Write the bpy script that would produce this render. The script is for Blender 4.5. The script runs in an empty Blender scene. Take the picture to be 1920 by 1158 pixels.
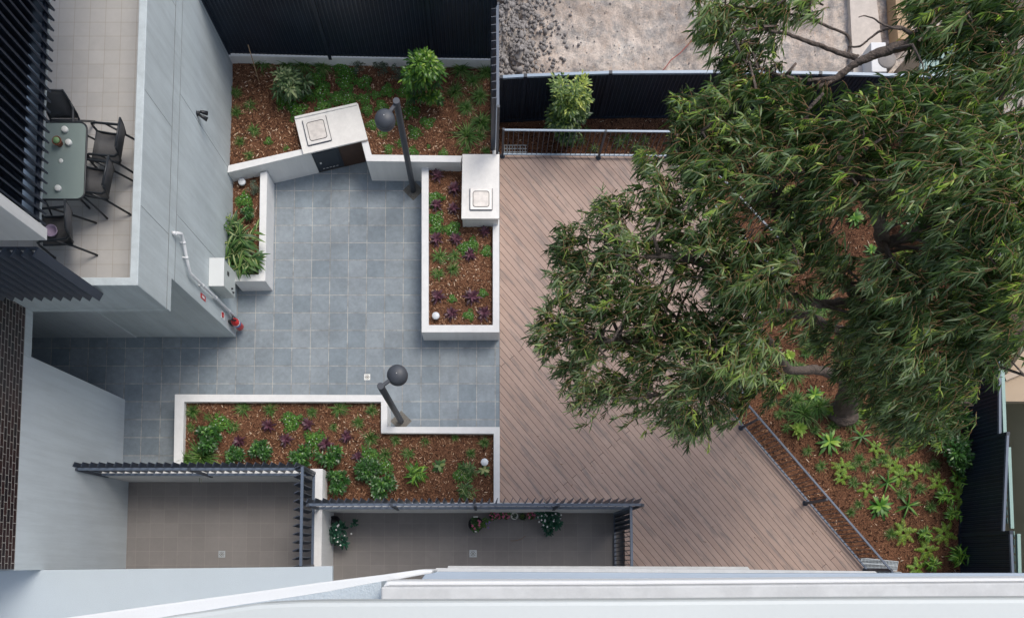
import bpy, math, random
import numpy as np
from mathutils import Vector, noise
R = math.radians
sc = bpy.context.scene
COL = sc.collection
# ---------------------------------------------------------------- camera
H = 16.5; F = 1448.0; CX = 908.0; NY = 1055.0
TH = math.atan(F / 20000.0)
PY = NY - F * math.tan(TH)
cT, sT = math.cos(TH), math.sin(TH)
cam = bpy.data.cameras.new("camera")
cam.sensor_width = 36; cam.lens = F / 1920 * 36
cam.shift_x = (960 - CX) / 1920; cam.shift_y = (PY - 579) / 1920
cam.clip_start = 0.05; cam.clip_end = 500
camo = bpy.data.objects.new("camera", cam); COL.objects.link(camo)
camo.location = (0, 0, H); camo.rotation_euler = (TH, 0, 0)
sc.camera = camo
# ---------------------------------------------------------------- light
SUN_EL, SUN_AZ = 58, 40          # azimuth clockwise from +Y
w = bpy.data.worlds.new("World"); sc.world = w; w.use_nodes = True
nt = w.node_tree; nt.nodes.clear()
sky = nt.nodes.new("ShaderNodeTexSky"); sky.sky_type = 'NISHITA'; sky.sun_disc = False
sky.sun_elevation = R(SUN_EL); sky.sun_rotation = R(SUN_AZ); sky.air_density = 1.0; sky.dust_density = 2.6; sky.ozone_density = 0.6
bg = nt.nodes.new("ShaderNodeBackground"); bg.inputs[1].default_value = 0.15
wo = nt.nodes.new("ShaderNodeOutputWorld")
nt.links.new(sky.outputs[0], bg.inputs[0]); nt.links.new(bg.outputs[0], wo.inputs[0])
sl = bpy.data.lights.new("sun", 'SUN'); sl.energy = 1.35; sl.angle = R(26); sl.color = (1, .965, .89)
so = bpy.data.objects.new("sun", sl); COL.objects.link(so)
so.rotation_euler = (R(90 - SUN_EL), 0, R(180 - SUN_AZ))
so.location = (5, 5, 30)
sc.view_settings.view_transform = 'Standard'; sc.view_settings.look = 'None'
sc.view_settings.exposure = 0.38; sc.view_settings.gamma = 1
sc.cycles.max_bounces = 6; sc.cycles.diffuse_bounces = 4; sc.cycles.transparent_max_bounces = 8

# ---------------------------------------------------------------- measurement helpers: a pixel of the photo at a known height -> metres
def W(px, py, z=0.0):
    u = px - CX; v = PY - py
    t = (z - H) / (v * sT - F * cT)
    return Vector((u * t, (v * cT + F * sT) * t, z))
def wall_pt(px, py, xw):
    u = px - CX; v = PY - py
    t = xw / u
    return Vector((xw, (v * cT + F * sT) * t, H + (v * sT - F * cT) * t))
def zw(o, s, pts, z): return [tuple(W(o[0] + x / s, o[1] + y / s, z)) for x, y in pts]

# ---------------------------------------------------------------- object helpers
ORG = {}
def tag(o, label=None, cat=None, group=None, kind=None):
    if label: o['label'] = label
    if cat: o['category'] = cat
    if group: o['group'] = group
    if kind: o['kind'] = kind
    return o
def thing(name, label, cat, loc=(0, 0, 0), rz=0, group=None, kind=None):
    o = bpy.data.objects.new(name, None); COL.objects.link(o)
    o.location = loc; o.rotation_euler = (0, 0, rz); o.empty_display_size = .2
    ORG[o.name] = Vector(loc)
    return tag(o, label, cat, group, kind)
def fast_mesh(name, V, Q, mats, tint=None, smooth=False):
    me = bpy.data.meshes.new(name)
    V = np.asarray(V, dtype=np.float32); Q = np.asarray(Q, dtype=np.int32)
    k = Q.shape[1]
    me.vertices.add(len(V)); me.vertices.foreach_set("co", V.ravel())
    me.loops.add(Q.size); me.loops.foreach_set("vertex_index", Q.ravel())
    me.polygons.add(len(Q))
    me.polygons.foreach_set("loop_start", np.arange(0, Q.size, k, dtype=np.int32))
    me.polygons.foreach_set("loop_total", np.full(len(Q), k, dtype=np.int32))
    me.update(calc_edges=True)
    if tint is not None:
        a = me.attributes.new("tint", 'FLOAT', 'POINT'); a.data.foreach_set("value", np.asarray(tint, dtype=np.float32))
    if smooth: me.polygons.foreach_set("use_smooth", np.ones(len(Q), dtype=bool))
    me.materials.append(mats); return me
class MB:
    def __init__(s): s.v = []; s.f = []; s.sm = []
    def add(s, vs, fs, sm=False):
        n = len(s.v); s.v += [tuple(v) for v in vs]; s.f += [tuple(i + n for i in f) for f in fs]; s.sm += [sm] * len(fs); return s
    def prism(s, poly, z0, z1, bottom=True):
        """polygon (x, y, ...) extruded between heights"""
        p = [(q[0], q[1]) for q in poly]
        a = sum(p[i][0] * p[(i + 1) % len(p)][1] - p[(i + 1) % len(p)][0] * p[i][1] for i in range(len(p)))
        if a < 0: p = p[::-1]
        n = len(p); vs = [(x, y, z0) for x, y in p] + [(x, y, z1) for x, y in p]
        fs = [tuple(range(n, 2 * n))] + ([tuple(range(n - 1, -1, -1))] if bottom else [])
        fs += [(i, (i + 1) % n, n + (i + 1) % n, n + i) for i in range(n)]
        return s.add(vs, fs)
    def box(s, x0, x1, y0, y1, z0, z1):
        return s.prism([(x0, y0), (x1, y0), (x1, y1), (x0, y1)], z0, z1)
    def obox(s, c, ux, uy, hx, hy, hz):
        """oriented box: centre, two unit axes, half sizes"""
        c = Vector(c); ux = Vector(ux).normalized(); uy = Vector(uy); uy = (uy - ux * uy.dot(ux)).normalized(); uz = ux.cross(uy)
        vs = [c + ux * hx * a + uy * hy * b + uz * hz * d for d in (-1, 1) for a, b in ((-1, -1), (1, -1), (1, 1), (-1, 1))]
        return s.add(vs, [(3, 2, 1, 0), (4, 5, 6, 7), (0, 1, 5, 4), (1, 2, 6, 5), (2, 3, 7, 6), (3, 0, 4, 7)])
    def bar(s, a, b, w, h=None, up=(0, 0, 1)):
        a = Vector(a); b = Vector(b); h = w if h is None else h
        d = (b - a)
        if abs(d.normalized().dot(Vector(up))) > .98: up = (0, 1, 0)
        ux = d.normalized(); side = Vector(up).cross(ux).normalized()
        return s.obox((a + b) / 2, ux, side, d.length / 2, w / 2, h / 2)
    def tube(s, pts, rad, n=8, caps=True):
        pts = [Vector(p) for p in pts]; m = len(pts)
        if not hasattr(rad, '__len__'): rad = [rad] * m
        vs = []; ref = None
        for i, p in enumerate(pts):
            d = (pts[min(i + 1, m - 1)] - pts[max(i - 1, 0)]).normalized()
            if ref is None:
                ref = Vector((0, 0, 1)) if abs(d.z) < .9 else Vector((1, 0, 0))
            u = (ref - d * ref.dot(d)).normalized(); v = d.cross(u); ref = u
            for k in range(n):
                a = 2 * math.pi * k / n; vs.append(p + (u * math.cos(a) + v * math.sin(a)) * rad[i])
        fs = [(i * n + k, i * n + (k + 1) % n, (i + 1) * n + (k + 1) % n, (i + 1) * n + k) for i in range(m - 1) for k in range(n)]
        s.add(vs, fs, True)
        if caps: 
            b = len(s.v) - m * n
            s.f += [tuple(range(b + n - 1, b - 1, -1)), tuple(range(b + (m - 1) * n, b + m * n))]; s.sm += [False, False]
        return s
    def lathe(s, c, prof, n=24, axis=None):
        """profile of (radius, height)"""
        c = Vector(c); vs = []; m = len(prof)
        for r, z in prof:
            for k in range(n):
                a = 2 * math.pi * k / n; vs.append(c + Vector((r * math.cos(a), r * math.sin(a), z)))
        fs = [(i * n + k, i * n + (k + 1) % n, (i + 1) * n + (k + 1) % n, (i + 1) * n + k) for i in range(m - 1) for k in range(n)]
        s.add(vs, fs, True)
        if prof[0][0] > 1e-4: 
            b = len(s.v) - m * n; s.f.append(tuple(range(b + n - 1, b - 1, -1))); s.sm.append(False)
        if prof[-1][0] > 1e-4:
            b = len(s.v) - n; s.f.append(tuple(range(b, b + n))); s.sm.append(False)
        return s
    def build(s, name, m, parent=None, local=False, bevel=0):
        me = bpy.data.meshes.new(name)
        o = bpy.data.objects.new(name, me); COL.objects.link(o)
        org = Vector((0, 0, 0))
        if parent is not None:
            o.parent = parent
            if not local: org = ORG.get(parent.name, Vector((0, 0, 0)))
        ORG[o.name] = org if not local else Vector((0, 0, 0))
        me.from_pydata([Vector(v) - org for v in s.v], [], s.f)
        me.polygons.foreach_set("use_smooth", s.sm); me.materials.append(m); me.update()
        if bevel:
            b = o.modifiers.new("bevel", 'BEVEL'); b.width = bevel; b.segments = 2; b.limit_method = 'ANGLE'; b.angle_limit = R(40)
        return o

# ---------------------------------------------------------------- materials
def new_mat(name):
    m = bpy.data.materials.new(name); m.use_nodes = True; n = m.node_tree; n.nodes.clear()
    out = n.nodes.new("ShaderNodeOutputMaterial"); p = n.nodes.new("ShaderNodeBsdfPrincipled"); n.links.new(p.outputs[0], out.inputs[0])
    return m, n, p, out
def N(n, t, **k):
    x = n.nodes.new(t)
    for a, b in k.items():
        if a.startswith('i_'): x.inputs[int(a[2:])].default_value = b
        else: setattr(x, a, b)
    return x
def coord(n, local=False, swz=None):
    if local: c = N(n, "ShaderNodeTexCoord").outputs['Object']
    else: c = N(n, "ShaderNodeNewGeometry").outputs['Position']
    if swz:
        sp = N(n, "ShaderNodeSeparateXYZ"); n.links.new(c, sp.inputs[0]); cb = N(n, "ShaderNodeCombineXYZ")
        for i, a in enumerate(swz): n.links.new(sp.outputs['XYZ'.index(a)], cb.inputs[i])
        c = cb.outputs[0]
    return c
def mulv(n, col, fac_out, lo, hi):
    """multiply a colour by a value remapped from 0..1 to lo..hi"""
    mr = N(n, "ShaderNodeMapRange"); mr.inputs[3].default_value = lo; mr.inputs[4].default_value = hi
    n.links.new(fac_out, mr.inputs[0])
    mx = N(n, "ShaderNodeVectorMath", operation='SCALE'); n.links.new(col, mx.inputs[0]); n.links.new(mr.outputs[0], mx.inputs[3])
    return mx.outputs[0]
def rgb(n, c):
    x = N(n, "ShaderNodeRGB"); x.outputs[0].default_value = (*c, 1); return x.outputs[0]
def noise_n(n, c, s, d=4, r=.6, scale3=None):
    if scale3:
        mp = N(n, "ShaderNodeMapping"); mp.inputs['Scale'].default_value = scale3; n.links.new(c, mp.inputs[0]); c = mp.outputs[0]
    x = N(n, "ShaderNodeTexNoise"); x.inputs['Scale'].default_value = s; x.inputs['Detail'].default_value = d; x.inputs['Roughness'].default_value = r
    n.links.new(c, x.inputs['Vector']); return x.outputs[0]
def mixc(n, f, a, b):
    x = N(n, "ShaderNodeMix", data_type='RGBA'); n.links.new(f, x.inputs[0]); n.links.new(a, x.inputs[6]); n.links.new(b, x.inputs[7]); return x.outputs[2]
def ramp(n, f, stops):
    x = N(n, "ShaderNodeValToRGB"); e = x.color_ramp.elements
    while len(e) < len(stops): e.new(.5)
    for i, (p, c) in enumerate(stops): e[i].position = p; e[i].color = (*c, 1) if len(c) == 3 else c
    n.links.new(f, x.inputs[0]); return x.outputs[0]
def bump(n, p, h, st, dist=.01):
    b = N(n, "ShaderNodeBump"); b.inputs['Strength'].default_value = st; b.inputs['Distance'].default_value = dist
    n.links.new(h, b.inputs['Height']); n.links.new(b.outputs[0], p.inputs['Normal'])
def mat(name, col, rough=.6, var=.12, vs=2.5, bs=0, bst=.3, metal=0, local=False, fine=.0, spec=None, bd=.006, streak=0):
    m, n, p, o = new_mat(name); c = coord(n, local)
    base = rgb(n, col)
    f = noise_n(n, c, vs, 6); k = mulv(n, base, f, 1 - var * 2, 1 + var * 2)
    if fine: k = mulv(n, k, noise_n(n, c, 90, 2), 1 - fine * 2, 1 + fine * 2)
    if streak:
        k = mulv(n, k, ramp(n, noise_n(n, c, 1, 6, .75, (7, 7, .5)), [(.40, (0, 0, 0)), (.60, (1, 1, 1))]), 1 - streak, 1)
        k = mixc(n, ramp(n, noise_n(n, c, 5, 8, .8), [(.60, (0, 0, 0)), (.78, (streak * 3,) * 3)]), k, rgb(n, tuple(q * .55 for q in (col[0] * 1.05, col[1], col[2] * .92))))
    n.links.new(k, p.inputs['Base Color']); p.inputs['Roughness'].default_value = rough; p.inputs['Metallic'].default_value = metal
    if spec is not None: p.inputs['Specular IOR Level'].default_value = spec
    if bs: bump(n, p, noise_n(n, c, bs, 4), bst, bd)
    return m
def tile_mat(name, w_, h_, ox, oy, c1, c2, mortar, ms=.006, rough=.6, rot=0, swz=None, off=0, dirt=.12, stain=None, bst=.4, spec=.3, grime=False):
    m, n, p, o = new_mat(name); c = coord(n, False, swz)
    mp = N(n, "ShaderNodeMapping"); mp.inputs['Location'].default_value = (ox, oy, 0); mp.inputs['Rotation'].default_value = (0, 0, rot)
    n.links.new(c, mp.inputs[0])
    b = N(n, "ShaderNodeTexBrick"); b.offset = off; b.offset_frequency = 2; b.squash = 1
    b.inputs['Color1'].default_value = (*c1, 1); b.inputs['Color2'].default_value = (*c2, 1); b.inputs['Mortar'].default_value = (*mortar, 1)
    b.inputs['Scale'].default_value = 1; b.inputs['Mortar Size'].default_value = ms; b.inputs['Mortar Smooth'].default_value = .3
    b.inputs['Brick Width'].default_value = w_; b.inputs['Row Height'].default_value = h_
    n.links.new(mp.outputs[0], b.inputs['Vector'])
    k = mulv(n, b.outputs['Color'], noise_n(n, c, 1.1, 6, .7), 1 - dirt * 2, 1 + dirt * 2)
    k = mulv(n, k, noise_n(n, c, 9, 5, .7), 1 - dirt * 1.2, 1 + dirt * 1.2)
    if grime:
        # darker, uneven edges round each tile and dark stretches of joint
        b2 = N(n, "ShaderNodeTexBrick"); b2.offset = off; b2.squash = 1
        for i_, v_ in (('Scale', 1), ('Mortar Size', .028), ('Mortar Smooth', 1.0), ('Brick Width', w_), ('Row Height', h_)): b2.inputs[i_].default_value = v_
        n.links.new(mp.outputs[0], b2.inputs['Vector'])
        gn = ramp(n, noise_n(n, c, 3.1, 5, .7), [(.42, (0, 0, 0)), (.62, (1, 1, 1))]); g3 = N(n, "ShaderNodeMath", operation='MULTIPLY'); n.links.new(b2.outputs['Fac'], g3.inputs[0]); n.links.new(gn, g3.inputs[1])
        g4 = N(n, "ShaderNodeMath", operation='MULTIPLY'); n.links.new(g3.outputs[0], g4.inputs[0]); g4.inputs[1].default_value = .55
        k = mixc(n, g4.outputs[0], k, rgb(n, (.085, .095, .105)))
        sp2 = ramp(n, noise_n(n, c, .8, 7, .75), [(.52, (0, 0, 0)), (.70, (.4, .4, .4))]); k = mixc(n, sp2, k, rgb(n, (.12, .145, .17)))
    if stain:
        f = noise_n(n, mp.outputs[0], 6, 5, .62, (.2, 1.4, 1) if off else (1, 1, 1))
        r_ = ramp(n, f, [(.52, (0, 0, 0)), (.62, (1, 1, 1))])
        f2 = noise_n(n, mp.outputs[0], 22, 3, .6, (.16, 1.5, 1) if off else (1, 1, 1)); 
        mm = N(n, "ShaderNodeMath", operation='MULTIPLY'); n.links.new(r_, mm.inputs[0]); n.links.new(f2, mm.inputs[1])
        k = mixc(n, mm.outputs[0], k, rgb(n, stain))
    n.links.new(k, p.inputs['Base Color']); p.inputs['Roughness'].default_value = rough; p.inputs['Specular IOR Level'].default_value = spec
    mh = N(n, "ShaderNodeMath", operation='SUBTRACT'); mh.inputs[0].default_value = 1; n.links.new(b.outputs['Fac'], mh.inputs[1])
    bump(n, p, mh.outputs[0], bst, .004)
    return m
def leaf_mat(name, stops, rough=.45, transl=.25, spec=.4):
    m, n, p, out = new_mat(name)
    a = N(n, "ShaderNodeAttribute", attribute_name="tint")
    c = ramp(n, a.outputs['Fac'], stops)
    n.links.new(c, p.inputs['Base Color']); p.inputs['Roughness'].default_value = rough; p.inputs['Specular IOR Level'].default_value = spec
    t = N(n, "ShaderNodeBsdfTranslucent"); 
    h = N(n, "ShaderNodeVectorMath", operation='MULTIPLY'); h.inputs[1].default_value = (1.1, 1.5, .5); n.links.new(c, h.inputs[0]); n.links.new(h.outputs[0], t.inputs[0])
    mx = N(n, "ShaderNodeMixShader"); mx.inputs[0].default_value = transl
    n.links.new(p.outputs[0], mx.inputs[1]); n.links.new(t.outputs[0], mx.inputs[2]); n.links.new(mx.outputs[0], out.inputs[0])
    return m

def concrete_mat(name, col, swz=None, var=.1):
    m, n, p, o = new_mat(name); c = coord(n)
    k = mulv(n, rgb(n, col), noise_n(n, c, .9, 7, .65), 1 - var * 2.2, 1 + var * 2.2)
    k = mulv(n, k, noise_n(n, c, 5, 6, .7, (1, 1, .25)), 1 - var, 1 + var); k = mulv(n, k, ramp(n, noise_n(n, c, 1, 6, .75, (5, 5, .4)), [(.38, (0, 0, 0)), (.60, (1, 1, 1))]), .88, 1)
    v = N(n, "ShaderNodeTexVoronoi"); v.inputs['Scale'].default_value = 26; n.links.new(c, v.inputs['Vector'])
    r_ = ramp(n, v.outputs['Distance'], [(.05, (1, 1, 1)), (.09, (0, 0, 0))])
    g = noise_n(n, c, 3, 2); g2 = ramp(n, g, [(.52, (0, 0, 0)), (.62, (1, 1, 1))])
    mm = N(n, "ShaderNodeMath", operation='MULTIPLY'); n.links.new(r_, mm.inputs[0]); n.links.new(g2, mm.inputs[1])
    k = mixc(n, mm.outputs[0], k, rgb(n, tuple(x * .45 for x in col)))
    n.links.new(k, p.inputs['Base Color']); p.inputs['Roughness'].default_value = .75; p.inputs['Specular IOR Level'].default_value = .25
    bump(n, p, noise_n(n, c, 40, 5), .25, .006)
    return m
M = {}
M['white'] = mat('white_render', (.76, .76, .75), .7, .03, 1.5, 160, .25, fine=.02, spec=.25, streak=.06)
M['whitewall'] = mat('white_wall_render', (.54, .59, .615), .7, .05, .8, 160, .25, fine=.02, spec=.25, streak=.09)
M['stucco'] = mat('rough_stucco', (.48, .54, .58), .8, .03, 1.2, 90, .7, fine=.05, spec=.2, bd=.012)
M['stucco_white'] = mat('white_stucco', (.70, .71, .71), .8, .02, 1.2, 70, .35, fine=.01, spec=.2, bd=.006)
M['concrete'] = concrete_mat('raw_concrete', (.50, .555, .57))
M['concrete_light'] = concrete_mat('pale_concrete', (.56, .565, .56), var=.05)
M['coping'] = mat('smooth_coping', (.55, .58, .57), .5, .05, .8, 30, .1, fine=.01)
M['ledge'] = mat('blue_grey_ledge', (.34, .40, .47), .6, .05, 1.5, 50, .2)  # blue-grey tone of a single ledge level
M['concrete_pale'] = concrete_mat('sandy_concrete', (.60, .53, .46), var=.12)
M['bench'] = mat('bench_stone', (.78, .76, .72), .45, .06, 4, 0, fine=.02, streak=.07)
M['steel'] = mat('brushed_steel', (.68, .66, .63), .5, .08, 14, 0, metal=.35)
M['charcoal'] = mat('charcoal_powdercoat', (.045, .055, .075), .45, .08, 6, 0)
M['rail'] = mat('blue_grey_rail', (.10, .13, .18), .4, .08, 6, 0)
M['railtop'] = mat('pale_top_rail', (.26, .34, .43), .35, .06, 6, 0)
M['fence'] = mat('navy_steel_sheet', (.020, .029, .045), .38, .22, 1.5, 0, spec=.35)
M['slat'] = mat('dark_slat', (.040, .052, .075), .4, .08, 5, 0)
M['slat2'] = mat('navy_fin', (.018, .026, .042), .4, .1, 2, 0)
M['lamp'] = mat('lamp_grey_paint', (.055, .062, .075), .5, .06, 12, 0, fine=.04)
M['black'] = mat('black_plastic', (.012, .013, .016), .4, .1, 8)
M['cable'] = mat('red_hose', (.32, .08, .06), .5, .1, 8)
M['plasticwhite'] = mat('white_plastic', (.72, .73, .74), .4, .03, 6)
M['disc'] = mat('frosted_lens', (.66, .68, .70), .4, .03, 30)
M['boxgrey'] = mat('pale_enamel', (.50, .54, .52), .35, .03, 3)
M['boxpale'] = mat('pale_enamel_top', (.62, .64, .63), .4, .03, 3)
M['red'] = mat('red_enamel', (.50, .018, .02), .3, .05, 10)
M['blue'] = mat('blue_band', (.05, .18, .42), .4, .05, 10)
M['bark'] = mat('rough_bark', (.13, .10, .082), .9, .35, 9, 18, 1., fine=.2, bd=.06)
M['twig'] = mat('orange_twig', (.33, .185, .085), .7, .3, 3, 0)
M['wood'] = mat('pale_timber', (.42, .28, .16), .7, .2, 4, 20, .4)
M['darkwood'] = mat('dark_timber_panel', (.055, .028, .018), .55, .25, 9, 0)
M['door'] = mat('door_steel', (.022, .030, .042), .4, .1, 5)
M['sling'] = mat('grey_sling_mesh', (.10, .10, .105), .8, .08, 60, 200, .5, local=True)
M['frame'] = mat('dark_chair_frame', (.022, .026, .032), .4, .1, 8, local=True)
M['terracotta'] = mat('terracotta', (.25, .09, .05), .8, .1, 10, local=True)
M['lavender'] = mat('lavender_plastic', (.48, .38, .52), .4, .05, 10, local=True)
M['wax'] = mat('white_wax', (.8, .8, .76), .5, .02, 10, local=True)
M['galv'] = mat('galvanised_grate', (.42, .46, .48), .45, .12, 9, metal=.3)
M['gravel'] = mat('speckled_gravel', (.16, .15, .13), .9, .3, 30, 60, 1., fine=.35)
M['beige'] = mat('beige_render', (.42, .32, .22), .8, .06, 1.2, 60, .4)
M['beige_dark'] = mat('brown_grey_wall', (.46, .37, .28), .8, .08, 1.2, 60, .4)
M['green_rail'] = mat('pale_green_rail', (.25, .38, .34), .5, .08, 4)
M['soil_side'] = mat('earth', (.09, .06, .045), .95, .3, 3, 20, .8)
M['navy'] = mat('navy_plastic', (.015, .04, .075), .45, .1, 4)
M['flower_white'] = mat('white_petal', (.85, .85, .82), .6, .02, 30, local=True)
M['flower_pink'] = mat('pink_petal', (.55, .12, .22), .6, .2, 30, local=True)
M['flower_purple'] = mat('purple_petal', (.22, .13, .42), .6, .2, 30, local=True)
# courtyard tiles
g0 = W(552.6, 357, 0)
M['paving'] = tile_mat('courtyard_tiles', .402, .392, -g0.x, -g0.y + .01, (.195, .235, .265), (.255, .29, .315), (.42, .415, .39), .009, .6, dirt=.24, grime=True, bst=.3)
M['patio'] = tile_mat('patio_tiles', .30, .30, .07, .04, (.205, .19, .182), (.225, .21, .20), (.28, .26, .24), .0035, .5, dirt=.07, bst=.15)
M['balcony'] = tile_mat('balcony_tiles', .272, .255, .09, .02, (.44, .425, .41), (.48, .465, .45), (.34, .29, .24), .0035, .5, dirt=.06, bst=.15)
M['brick'] = tile_mat('dark_glazed_brick', .22, .086, 0, 0, (.012, .010, .013), (.035, .016, .016), (.36, .34, .31), .006, .35, swz='YZX', off=.5, dirt=.15, bst=.6)
ang = math.atan2(-(W(1620, 1065).y - W(1388, 795).y), (W(1620, 1065).x - W(1388, 795).x))
DK = -ang                                   # direction of the boards in plan
M['deck'] = tile_mat('composite_decking', 7.7, .1245, .2, 0, (.385, .275, .225), (.435, .32, .265), (.07, .042, .034), .0058, .6, rot=ang, off=.37, dirt=.09, stain=(.19, .165, .155), bst=.6, spec=.25)
def mulch_mat(name):
    m, n, p, o = new_mat(name); c = coord(n)
    f = noise_n(n, c, 38, 5, .75, (1, 1, 1)); k = ramp(n, f, [(.30, (.025, .014, .010)), (.44, (.11, .052, .031)), (.58, (.22, .105, .058)), (.74, (.42, .24, .14))])
    k = mulv(n, k, noise_n(n, c, 1.6, 5, .6), .5, 1.5)
    n.links.new(k, p.inputs['Base Color']); p.inputs['Roughness'].default_value = .9; p.inputs['Specular IOR Level'].default_value = .1
    bump(n, p, f, 1, .03); return m
M['mulch'] = mulch_mat('bark_mulch')
M['chips'] = leaf_mat('bark_chips', [(0, (.022, .012, .009)), (.28, (.12, .058, .034)), (.58, (.29, .145, .08)), (.82, (.50, .31, .19)), (1, (.72, .57, .42))], .85, 0.0, .1)
def dirt_mat():
    m, n, p, o = new_mat('excavated_earth'); c = coord(n)
    k = ramp(n, noise_n(n, c, .7, 8, .7), [(.34, (.36, .29, .24)), (.45, (.60, .50, .42)), (.56, (.72, .62, .53)), (.70, (.84, .77, .68))])
    f = noise_n(n, c, 2.6, 7, .8, (1.8, .7, 1)); r_ = ramp(n, f, [(.56, (0, 0, 0)), (.68, (.7, .7, .7))]); k = mixc(n, r_, k, rgb(n, (.55, .33, .19)))
    k = mixc(n, ramp(n, noise_n(n, c, 1.9, 9, .82), [(.46, (0, 0, 0)), (.58, (.75, .75, .75))]), k, rgb(n, (.33, .315, .30)))
    k = mulv(n, k, noise_n(n, c, 26, 8, .9), .2, 1.8)
    n.links.new(k, p.inputs['Base Color']); p.inputs['Roughness'].default_value = .95; p.inputs['Specular IOR Level'].default_value = .05
    bump(n, p, noise_n(n, c, 16, 8, .75), 1, .06); return m
M['dirt'] = dirt_mat()
M['clod'] = mat('earth_clod', (.27, .25, .235), .95, .25, 3, 30, .8, fine=.1)
def glass_mat():
    m, n, p, o = new_mat('frosted_glass_top'); p.inputs['Base Color'].default_value = (.30, .37, .35, 1); p.inputs['Roughness'].default_value = .25
    p.inputs['Alpha'].default_value = .78; p.inputs['Specular IOR Level'].default_value = .6; return m
M['glass'] = glass_mat()
# foliage
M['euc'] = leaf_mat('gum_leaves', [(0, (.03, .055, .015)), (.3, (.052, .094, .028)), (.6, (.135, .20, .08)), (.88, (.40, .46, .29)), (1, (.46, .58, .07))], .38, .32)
M['tuft'] = leaf_mat('grass_blades', [(0, (.03, .075, .016)), (.5, (.085, .19, .04)), (.85, (.18, .30, .075)), (1, (.42, .38, .19))], .5, .25)
M['cover'] = leaf_mat('groundcover_leaves', [(0, (.03, .10, .015)), (.5, (.085, .22, .03)), (1, (.20, .38, .06))], .5, .25)
M['dark'] = leaf_mat('glossy_dark_leaves', [(0, (.012, .045, .012)), (.5, (.035, .11, .022)), (.85, (.08, .20, .04)), (1, (.18, .34, .06))], .3, .18, .5)
M['purple'] = leaf_mat('burgundy_leaves', [(0, (.03, .010, .018)), (.6, (.085, .028, .045)), (.95, (.17, .07, .10)), (1, (.3, .2, .13))], .4, .2)
M['lime'] = leaf_mat('lime_leaves', [(0, (.08, .18, .02)), (.5, (.24, .38, .045)), (1, (.46, .58, .11))], .45, .3)
M['bright'] = leaf_mat('bright_green_leaves', [(0, (.015, .07, .012)), (.45, (.07, .20, .025)), (.8, (.22, .42, .05)), (1, (.40, .56, .09))], .4, .3)
M['varieg'] = leaf_mat('striped_ginger_leaves', [(0, (.02, .07, .02)), (.6, (.07, .16, .04)), (.8, (.16, .25, .06)), (1, (.5, .5, .22))], .4, .25)
M['lilly'] = leaf_mat('glossy_lime_leaves', [(0, (.015, .05, .012)), (.35, (.05, .14, .025)), (.7, (.17, .32, .04)), (1, (.38, .50, .07))], .35, .3)
M['ficus'] = leaf_mat('ficus_leaves', [(0, (.02, .05, .022)), (.3, (.07, .13, .045)), (.55, (.21, .30, .08)), (.9, (.55, .58, .13))], .35, .25)
M['grey'] = leaf_mat('greyish_leaves', [(0, (.03, .045, .03)), (.6, (.085, .115, .08)), (1, (.24, .27, .19))], .6, .2)
M['cascade'] = leaf_mat('weeping_leaves', [(0, (.03, .07, .025)), (.5, (.10, .17, .07)), (1, (.42, .46, .24))], .45, .25)

# ---------------------------------------------------------------- leaves
PROF = np.array([.25, 1, .85, .06]); 
def blades(P, D, L, Wd, droop, tint, nseg=3, prof=None, side=None, fold=0):
    """strips: P,D (n,3), L,Wd,droop (n,), returns V,Q,T"""
    P = np.asarray(P, float); D = np.asarray(D, float); n = len(P)
    D = D / (np.linalg.norm(D, axis=1, keepdims=True) + 1e-9)
    L = np.broadcast_to(L, n)[:, None]; Wd = np.broadcast_to(Wd, n)[:, None]; dr = np.broadcast_to(droop, n)[:, None]
    if side is None:
        up = np.zeros_like(D); up[:, 2] = 1; side = np.cross(D, up) + rng.normal(0, .25, D.shape)
        bad = np.linalg.norm(side, axis=1) < .2; side[bad] = rng.normal(0, 1, (bad.sum(), 3))
    side = side - D * (side * D).sum(1, keepdims=True); side /= np.linalg.norm(side, axis=1, keepdims=True) + 1e-9
    pr = np.array(prof if prof is not None else PROF); k = len(pr)
    V = np.zeros((n, k, 2, 3))
    for i in range(k):
        t = i / (k - 1)
        c = P + D * L * t; c[:, 2] -= (dr[:, 0] * L[:, 0] * t * t)
        V[:, i, 0] = c - side * Wd * pr[i] / 2; V[:, i, 1] = c + side * Wd * pr[i] / 2
    base = np.arange(n)[:, None] * (2 * k); Q = []
    for i in range(k - 1): Q.append(np.concatenate([base + 2 * i, base + 2 * i + 1, base + 2 * i + 3, base + 2 * i + 2], 1))
    Q = np.concatenate(Q, 0)
    T = np.repeat(np.clip(np.broadcast_to(tint, n), 0, 1), 2 * k)
    return V.reshape(-1, 3), Q, T
def join(parts):
    V, Q, T = [], [], []; o = 0
    for v, q, t in parts: V.append(v); Q.append(q + o); T.append(t); o += len(v)
    return np.concatenate(V), np.concatenate(Q), np.concatenate(T)
rng = np.random.default_rng(7)
def sph(n, lo=-1.0):
    z = rng.uniform(lo, 1, n); a = rng.uniform(0, 2 * math.pi, n); r = np.sqrt(1 - z * z); return np.stack([r * np.cos(a), r * np.sin(a), z], 1)
def proto(name, geo, m):
    """an unlinked prototype object"""
    me = fast_mesh(name, geo[0], geo[1], m, geo[2]); return bpy.data.objects.new(name, me)
def p_tuft(n=70, L=.32, wd=.011, spread=1.0, dr=.55):
    d = sph(n, .05); d[:, 2] = d[:, 2] * .9 + .35; d[:, :2] *= spread
    P = rng.normal(0, .02, (n, 3)); P[:, 2] = -.01
    return blades(P, d, rng.uniform(.55, 1.1, n) * L, wd, dr * rng.uniform(.5, 1.3, n), rng.beta(2, 2, n) + (rng.random(n) < .08) * .4, prof=[.9, 1, .7, .1])
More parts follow.
